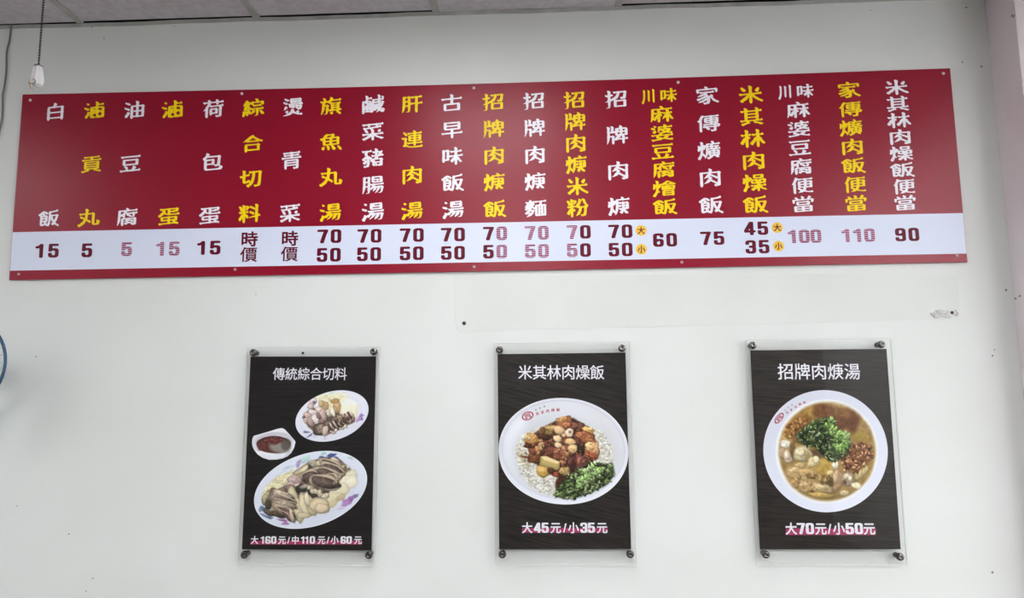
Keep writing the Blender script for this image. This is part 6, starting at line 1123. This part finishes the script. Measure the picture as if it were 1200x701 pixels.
def clear_sheet():
    m = bpy.data.materials.new('clear_acrylic')
    m.use_nodes = True
    nt = m.node_tree
    nt.nodes.clear()
    out = nt.nodes.new('ShaderNodeOutputMaterial')
    tr = nt.nodes.new('ShaderNodeBsdfTransparent')
    tr.inputs[0].default_value = (1.0, 1.0, 1.0, 1)
    gl = nt.nodes.new('ShaderNodeBsdfGlossy')
    gl.inputs['Roughness'].default_value = 0.03
    fr = nt.nodes.new('ShaderNodeFresnel')
    fr.inputs['IOR'].default_value = 1.49
    mx = nt.nodes.new('ShaderNodeMixShader')
    ge = nt.nodes.new('ShaderNodeNewGeometry')
    inv = nt.nodes.new('ShaderNodeMath')
    inv.operation = 'SUBTRACT'
    inv.inputs[0].default_value = 1.0
    mu = nt.nodes.new('ShaderNodeMath')
    mu.operation = 'MULTIPLY'
    nt.links.new(ge.outputs['Backfacing'], inv.inputs[1])
    nt.links.new(inv.outputs[0], mu.inputs[0])
    nt.links.new(fr.outputs[0], mu.inputs[1])
    nt.links.new(mu.outputs[0], mx.inputs[0])
    nt.links.new(tr.outputs[0], mx.inputs[1])
    nt.links.new(gl.outputs[0], mx.inputs[2])
    nt.links.new(mx.outputs[0], out.inputs[0])
    return m


M_clear = clear_sheet()
M_edge = mat('acrylic_edge', (222, 228, 226), 0.25, spec=0.5, Transmission_Weight=0.5)
M_chrome = mat('standoff_steel', (112, 109, 106), 0.26, 1.0)
M_barrel = mat('standoff_barrel', (100, 98, 95), 0.35, 1.0)
M_title = mat('white_poster_print', (238, 236, 244), 0.5)
M_bar = mat('magenta_underline_print', (164, 40, 92), 0.5)
M_logo = mat('red_logo_print', (170, 44, 72), 0.5)
M_logo_small = mat('grey_logo_print', (120, 112, 126), 0.5)

SHEET_Y = -.0222


def build_poster(spec):
    cx, cz, roll = spec['at']
    root = thing('acrylic_poster', spec['label'], 'poster', (cx, 0, cz), (0, math.radians(-roll), 0), 'food posters in clear acrylic panels')
    cr, sr = math.cos(math.radians(-roll)), math.sin(math.radians(-roll))

    def at(px, py):
        p = wall_at(px, py, SHEET_Y)
        dx, dz = p.x - cx, p.z - cz
        return dx * cr - dz * sr, dx * sr + dz * cr

    sc = 1 / 371.0
    aw, ah, ox, oz = spec['panel']
    for name, y0, y1 in (('back_panel', -.0185, -.0212), ('front_panel', -.0242, -.0272)):
        bm = bmesh.new()
        add_box(bm, ox - aw / 2, ox + aw / 2, y1, y0, oz - ah / 2, oz + ah / 2)
        bm.normal_update()
        for f in bm.faces:
            f.material_index = 0 if abs(f.normal.y) > .5 else 1
        obj(name, bm, [M_clear, M_edge], root)
    pw, ph = spec['print']
    bm = bmesh.new()
    add_box(bm, -pw / 2, pw / 2, SHEET_Y, -.0214, -ph / 2, ph / 2)
    sheet = obj('printed_sheet', bm, spec['sheet'], root)
    # title
    t, px, py, pitch, size = spec['title']
    loops = []
    for k, ch in enumerate(t):
        x, z = at(px + (k - (len(t) - 1) / 2) * pitch, py)
        loops += glyph_loops('t' + ch, x, z, size * sc, size * 1.04 * sc)
    flat_shape('title', loops, SHEET_Y - .0003, M_title, sheet)
    # price line with its underline bar
    x0, x1, y0, y1 = spec['bar']
    q = [at(x0, y1), at(x1, y1), at(x1, y0), at(x0, y0)]
    flat_shape('underline', [q], SHEET_Y - .0002, M_bar, sheet)
    loops = []
    for ch, px, py, w, h in spec['prices']:
        x, z = at(px, py)
        key = ('d' if ch.isdigit() else 'h') + ch
        loops += glyph_loops(key, x, z, w * sc, h * sc)
    flat_shape('price_line', loops, SHEET_Y - .0004, M_title, sheet)
    # pictures
    for name, outline, centre, K, J, paint, (ux, uy, us) in spec['pictures']:
        loc = lambda u, v: at(ux + u / us, uy + v / us)
        picture_mesh(name, outline, centre, K, J, paint, loc, SHEET_Y - .0005, sheet)
    # emblem on the bowl
    if 'emblem' in spec:
        (ux, uy, us), (ex, ey, ea, eb, er), chars, small = spec['emblem']
        loc = lambda u, v: at(ux + u / us, uy + v / us)
        ring = [[loc(*p) for p in oval(ex, ey, ea, eb, er, 48)], [loc(*p) for p in oval(ex, ey, ea * .78, eb * .74, er, 48)]]
        mark = []
        c, s = math.cos(math.radians(er)), math.sin(math.radians(er))
        for lp in ([(-.5, -.52), (.5, -.52), (.5, -.26), (-.5, -.26)], [(-.5, -.14), (.5, -.14), (.5, .12), (-.5, .12)], [(-.5, .24), (-.12, .24), (-.12, .56), (-.5, .56)], [(.12, .24), (.5, .24), (.5, .56), (.12, .56)]):
            mark.append([loc(ex + x * ea * 1.0 * c - y * eb * 1.0 * s, ey + x * ea * 1.0 * s + y * eb * 1.0 * c) for x, y in lp])
        flat_shape('emblem', ring + mark, SHEET_Y - .0008, M_logo, sheet)
        loops = []
        for ch, u, v, h, r in chars:
            x, z = loc(u, v)
            loops += glyph_loops('b' + ch, x, z, h * sc / us, h * sc / us, math.radians(r))
        flat_shape('emblem_lettering', loops, SHEET_Y - .0008, M_logo, sheet)
        loops = []
        for ch, u, v, h, r in small:
            x, z = loc(u, v)
            loops += glyph_loops('b' + ch, x, z, h * sc / us, h * sc / us, math.radians(r))
        flat_shape('emblem_small_lettering', loops, SHEET_Y - .0008, M_logo_small, sheet)
    # standoff bolts
    for px, py in spec['bolts']:
        p = wall_at(px, py, -.030)
        dx, dz = p.x - cx, p.z - cz
        x, z = dx * cr - dz * sr, dx * sr + dz * cr
        bm = bmesh.new()
        add_lathe(bm, [(.0096, -.0273), (.0112, -.0276), (.0116, -.0300), (.0112, -.0345), (.0098, -.0368), (.0060, -.0376), (.0052, -.0370), (0, -.0370)], 28, Matrix.Translation((x, 0, z)) @ Matrix.Rotation(-PI / 2, 4, 'X'))
        b = obj('standoff_bolt', bm, M_chrome, root, smooth=True)
        bm = bmesh.new()
        add_lathe(bm, [(0, -.0005), (.0085, -.0005), (.0085, -.0180), (0, -.0180)], 20, Matrix.Translation((x, 0, z)) @ Matrix.Rotation(-PI / 2, 4, 'X'))
        obj('barrel', bm, M_barrel, b, smooth=True)


def price_chars(seq, cy, kh, dh, kw, dw):
    out = []
    for ch, x in seq:
        if ch.isdigit():
            out.append((ch, x, cy, dw * (.8 if ch == '1' else 1), dh))
        elif ch == '/':
            out.append((ch, x, cy, kw * 1.0, kh * 1.05))
        else:
            out.append((ch, x, cy, kw, kh))
    return out


def z7(u):
    return 280 + u / 7.06


S1 = (290.0, 445.0, 7.013)
S1B = (290.0, 520.0, 7.013)
S2 = (580.0, 460.0, 5.006)
S3 = (890.0, 450.0, 4.5226)
M_sheet_plain = sheet_material('dark_tabletop_print', (22, 20, 20), (36, 33, 33), 0.02, 0.14)
M_sheet_grain = sheet_material('dark_wood_print', (17, 15, 15), (50, 45, 42), math.radians(-14), 0.15)
M_sheet_grain2 = sheet_material('brown_wood_print', (18, 15, 15), (52, 45, 41), math.radians(-4), 0.15)

POSTERS = [
    dict(at=(-0.529, 1.3928, -0.78), label='left poster of sliced cold cuts on two oval plates with a sauce dish', panel=(.4265, .6725, .0010, -.0075), print=(.4052, .5976), sheet=M_sheet_plain,
         title=('傳統綜合切料', 363.2, 438.2, 14.5, 15.0), bar=(293.8, 424.2, 633.9, 638.3),
         prices=price_chars([('大', 298.4), ('1', z7(197)), ('6', z7(240)), ('0', z7(288)), ('元', z7(357)), ('/', z7(412)), ('中', z7(467)), ('1', z7(530)), ('1', z7(563)), ('0', z7(608)), ('元', z7(683)), ('/', z7(738)), ('小', z7(792)), ('6', z7(864)), ('0', z7(912)), ('元', z7(985))], 633.0, 9.6, 8.3, 9.4, 10.6),
         pictures=[('small_plate_picture', oval(695, 299, 309, 198, -18), (695, 299), 300, 80, paint_small_plate, S1),
                   ('sauce_dish_picture', [(38, 520), (41, 486), (52, 462), (110, 446), (190, 422), (255, 402), (285, 398), (306, 408), (350, 455), (393, 506), (394, 520), (384, 560), (362, 600), (330, 630), (290, 648), (240, 657), (180, 659), (130, 645), (85, 616), (55, 578), (42, 548)], (215, 535), 200, 50, paint_sauce, S1),
                   ('large_plate_picture', oval(519, 380, 479, 298, -18.2), (519, 380), 420, 110, paint_large_plate, S1B)],
         bolts=[(297, 413.4), (438, 412.2), (286.6, 650.2), (432.4, 650.6)]),
    dict(at=(0.2655, 1.3911, -0.12), label='middle poster of braised pork rice with peanuts and coriander in a white bowl', panel=(.4270, .6775, .0008, -.0060), print=(.4025, .5978), sheet=M_sheet_grain,
         title=('米其林肉燥飯', 657.6, 436.4, 16.9, 17.2), bar=(612, 712, 619.0, 624.4),
         prices=price_chars([('大', 617.8), ('4', 629.8), ('5', 638.8), ('元', 651.2), ('/', 662.0), ('小', 672.0), ('3', 684.2), ('5', 693.0), ('元', 705.5)], 618.6, 12.8, 11.2, 12.6, 13.6),
         pictures=[('rice_bowl_picture', oval(402, 345, 381, 312, 4, power=2.04), (402, 345), 440, 120, paint_rice_bowl, S2)],
         emblem=(S2, (192, 138, 36, 25, -22), [('吳', 249, 124, 21, 14), ('家', 279, 116, 21, 12), ('肉', 309, 109, 21, 10), ('燥', 340, 104, 21, 8), ('飯', 371, 102, 21, 6)], [('米', 240, 102, 13, 22), ('其', 264, 92, 13, 18), ('林', 290, 82, 13, 14)]),
         bolts=[(585.3, 410.2), (728.8, 408.3), (588.8, 649.8), (738.5, 649.6)]),
    dict(at=(1.0635, 1.3890, -0.22), label='right poster of meat soup with coriander and fried shallots in a round bowl', panel=(.4440, .6790, .0010, -.0065), print=(.4180, .6018), sheet=M_sheet_grain2,
         title=('招牌肉焿湯', 959.7, 435.4, 19.5, 19.0), bar=(921, 1026.5, 619.5, 627.2),
         prices=price_chars([('大', 927.1), ('7', 938.7), ('0', 949.0), ('元', 961.8), ('/', 972.2), ('小', 983.0), ('5', 995.6), ('0', 1006.4), ('元', 1018.6)], 619.6, 13.8, 12.2, 13.4, 15.4),
         pictures=[('soup_bowl_picture', oval(350, 357, 331, 322, 24), (350, 357), 440, 120, paint_soup_bowl, S3)],
         emblem=(S3, (104, 182, 34, 17, -52), [('吳', 147, 152, 15, 32), ('家', 168, 137, 15, 28), ('肉', 191, 122, 15, 24), ('燥', 214, 108, 15, 20), ('飯', 238, 98, 15, 17)], [('米', 136, 140, 9, 36), ('其', 152, 126, 9, 32), ('林', 172, 112, 9, 28)]),
         bolts=[(882, 404.9), (1032.5, 403.8), (897.4, 650.0), (1054.6, 652.6)]),
]
for _s in POSTERS:
    build_poster(_s)

# ------------------------------------------------------------------ cable down the left edge of the wall
bm = bmesh.new()
pts = []
for px, py in [(13.6, 25), (13.2, 30), (12.2, 40), (11, 48), (8.6, 57), (7.6, 66), (7.6, 78), (6.6, 92), (4.6, 104), (3.2, 112), (3.2, 122), (2.6, 136), (0.6, 148), (-2.6, 162), (-5, 180), (-8, 220), (-14, 300), (-20, 380), (-30, 470), (-36, 560), (-42, 640)]:
    p = wall_at(px, py, -.0045)
    pts.append((p.x, -.0045, min(p.z, CEIL - .002)))
sm = []
for k in range(len(pts) - 1):
    a, b, c, d = [Vector(pts[min(max(k + q, 0), len(pts) - 1)]) for q in (-1, 0, 1, 2)]
    for q in range(4):
        t = q / 4
        sm.append(.5 * ((2 * b) + (c - a) * t + (2 * a - 5 * b + 4 * c - d) * t * t + (3 * b - a - 3 * c + d) * t ** 3))
add_tube(bm, sm, .0030, 8)
cable = obj('cable', bm, mat('grey_cable_sheath', (122, 120, 120), 0.5), smooth=True)
tag(cable, 'thin grey cable running down the wall at the left edge from the ceiling', 'cable')

# ------------------------------------------------------------------ pull chain with a clear faceted knob
def build_pull_chain():
    Y = -.70
    top = wall_at(45.0, 78, Y)
    x = top.x
    root = thing('pull_chain', 'beaded metal pull chain hanging from the ceiling with a clear faceted knob', 'pull chain', (x, Y, CEIL))
    zt = top.z - CEIL              # where the knob begins
    bm = bmesh.new()
    z = zt + .002
    while z < -.010:
        bmesh.ops.create_icosphere(bm, subdivisions=1, radius=.0031, matrix=Matrix.Translation((.0035 * math.sin((z - zt) * 2.2), 0, z)))
        z += .0066
    add_tube(bm, [(.0035 * math.sin(t * .01 * 2.2), 0, zt + t * .01) for t in range(0, int(-zt * 100))], .0007, 5)
    obj('bead_chain', bm, mat('blackened_chain', (74, 72, 70), 0.35, 0.9), root, smooth=True)
    bm = bmesh.new()
    add_lathe(bm, [(0, 0), (.014, 0), (.014, -.006), (.004, -.014), (0, -.014)], 20)
    obj('ceiling_cap', bm, mat('cap_steel', (170, 168, 165), 0.3, 1.0), root, smooth=True)
    # knob: eight-sided drop, wider below
    bm = bmesh.new()
    add_lathe(bm, [(0, zt), (.0095, zt - .0008), (.0112, zt - .010), (.0142, zt - .030), (.0152, zt - .040), (.0128, zt - .0475), (.0060, zt - .0520), (0, zt - .0525)], 8, Matrix.Rotation(.25, 4, 'Z'))
    g = mat('clear_faceted_acrylic', (250, 250, 252), 0.04, spec=0.6, Transmission_Weight=0.5, IOR=1.49)
    knob = obj('knob', bm, g, root)
    bm = bmesh.new()
    add_lathe(bm, [(0, zt + .0030), (.0085, zt + .0028), (.0098, zt + .0012), (.0098, zt - .0006), (0, zt - .0007)], 16)
    obj('cap', bm, mat('knob_cap_steel', (96, 94, 92), 0.35, 0.8), knob, smooth=True)
    bm = bmesh.new()
    pts = [(-.0095, -.014, zt - .044), (-.0085, -.0150, zt - .0505), (-.0060, -.0120, zt - .0600), (-.0040, -.009, zt - .0585)]
    add_tube(bm, pts, .0016, 6)
    pts = [(-.0095 + .0085 * (1 - math.cos(a)) * .9, -.0150, zt - .0445 - .0055 * math.sin(a * 1.0)) for a in [k * .35 for k in range(0, 14)]]
    add_tube(bm, pts, .0013, 6)
    obj('hook', bm, mat('hook_brass', (128, 104, 74), 0.4, 0.8), root, smooth=True)


build_pull_chain()

# ------------------------------------------------------------------ wall fan at the left edge
def build_fan():
    c = Vector((-1.569, -.17, 1.678))
    R = .1415
    root = thing('wall_fan', 'small wall fan with a blue guard ring cut off by the left edge', 'fan', (c.x, 0, c.z))
    blue = mat('blue_guard_ring', (42, 78, 108), 0.35)
    pale = mat('pale_plastic', (214, 222, 230), 0.4)
    wire = mat('guard_wire', (200, 208, 216), 0.3, 0.6)
    ring = lambda r, y, n=64: [(r * math.cos(2 * PI * k / n), y, r * math.sin(2 * PI * k / n)) for k in range(n)]
    bm = bmesh.new()
    add_tube(bm, ring(R, c.y), .0048, 10, closed=True)
    obj('guard_ring', bm, blue, root, smooth=True)
    for name, sgn in (('front_guard', -1), ('rear_guard', 1)):
        bm = bmesh.new()
        for k in range(36):
            a = 2 * PI * k / 36
            add_tube(bm, [(r * R * math.cos(a + .25 * (1 - r)), c.y - .004 + sgn * h, r * R * math.sin(a + .25 * (1 - r))) for r, h in ((1, .002), (.9, .022), (.6, .036), (.28, .040))], .0009, 5)
        for r, h in ((.28, .040), (.65, .035)):
            add_tube(bm, ring(R * r, c.y - .004 + sgn * h), .0013, 5, closed=True)
        g = obj(name, bm, wire, root, smooth=True)
        if sgn < 0:
            bm = bmesh.new()
            add_lathe(bm, [(.042, .036), (.042, .042), (.034, .048), (0, .050)], 28, Matrix.Translation((0, c.y - .004, 0)) @ FACING)
            obj('badge_disc', bm, pale, g, smooth=True)
    for b in range(4):
        bm = bmesh.new()
        grid = []
        for i in range(9):
            row = []
            t = i / 8
            r = .022 + t * .098
            half = .35 + .32 * math.sin(PI * min(t * 1.1, 1)) ** .7
            for j in range(7):
                u = (j / 6 - .5)
                a = b * PI / 2 + u * half * 1.5 + .12 * t
                row.append(bm.verts.new((r * math.cos(a), c.y - .004 + u * .030, r * math.sin(a))))
            grid.append(row)
        for i in range(8):
            for j in range(6):
                bm.faces.new((grid[i][j], grid[i + 1][j], grid[i + 1][j + 1], grid[i][j + 1]))
        bmesh.ops.solidify(bm, geom=bm.faces[:], thickness=.0018)
        obj('blade', bm, pale, root, smooth=True)
    bm = bmesh.new()
    add_lathe(bm, [(0, .030), (.020, .028), (.024, .010), (.024, -.020), (0, -.020)], 24, Matrix.Translation((0, c.y - .004, 0)) @ FACING)
    obj('hub', bm, pale, root, smooth=True)
    bm = bmesh.new()
    add_lathe(bm, [(0, -.044), (.046, -.046), (.050, -.060), (.046, -.100), (.030, -.118), (0, -.120)], 28, Matrix.Translation((0, c.y - .004, 0)) @ FACING)
    obj('motor_housing', bm, pale, root, smooth=True)
    bm = bmesh.new()
    add_tube(bm, [(0, -.062, -.035), (0, -.062, -.12), (0, -.045, -.165), (0, -.02, -.18)], .011, 12)
    add_box(bm, -.022, .018, -.022, -.0005, -.24, -.13, bevel=.006)
    obj('wall_bracket', bm, pale, root, smooth=True)


build_fan()
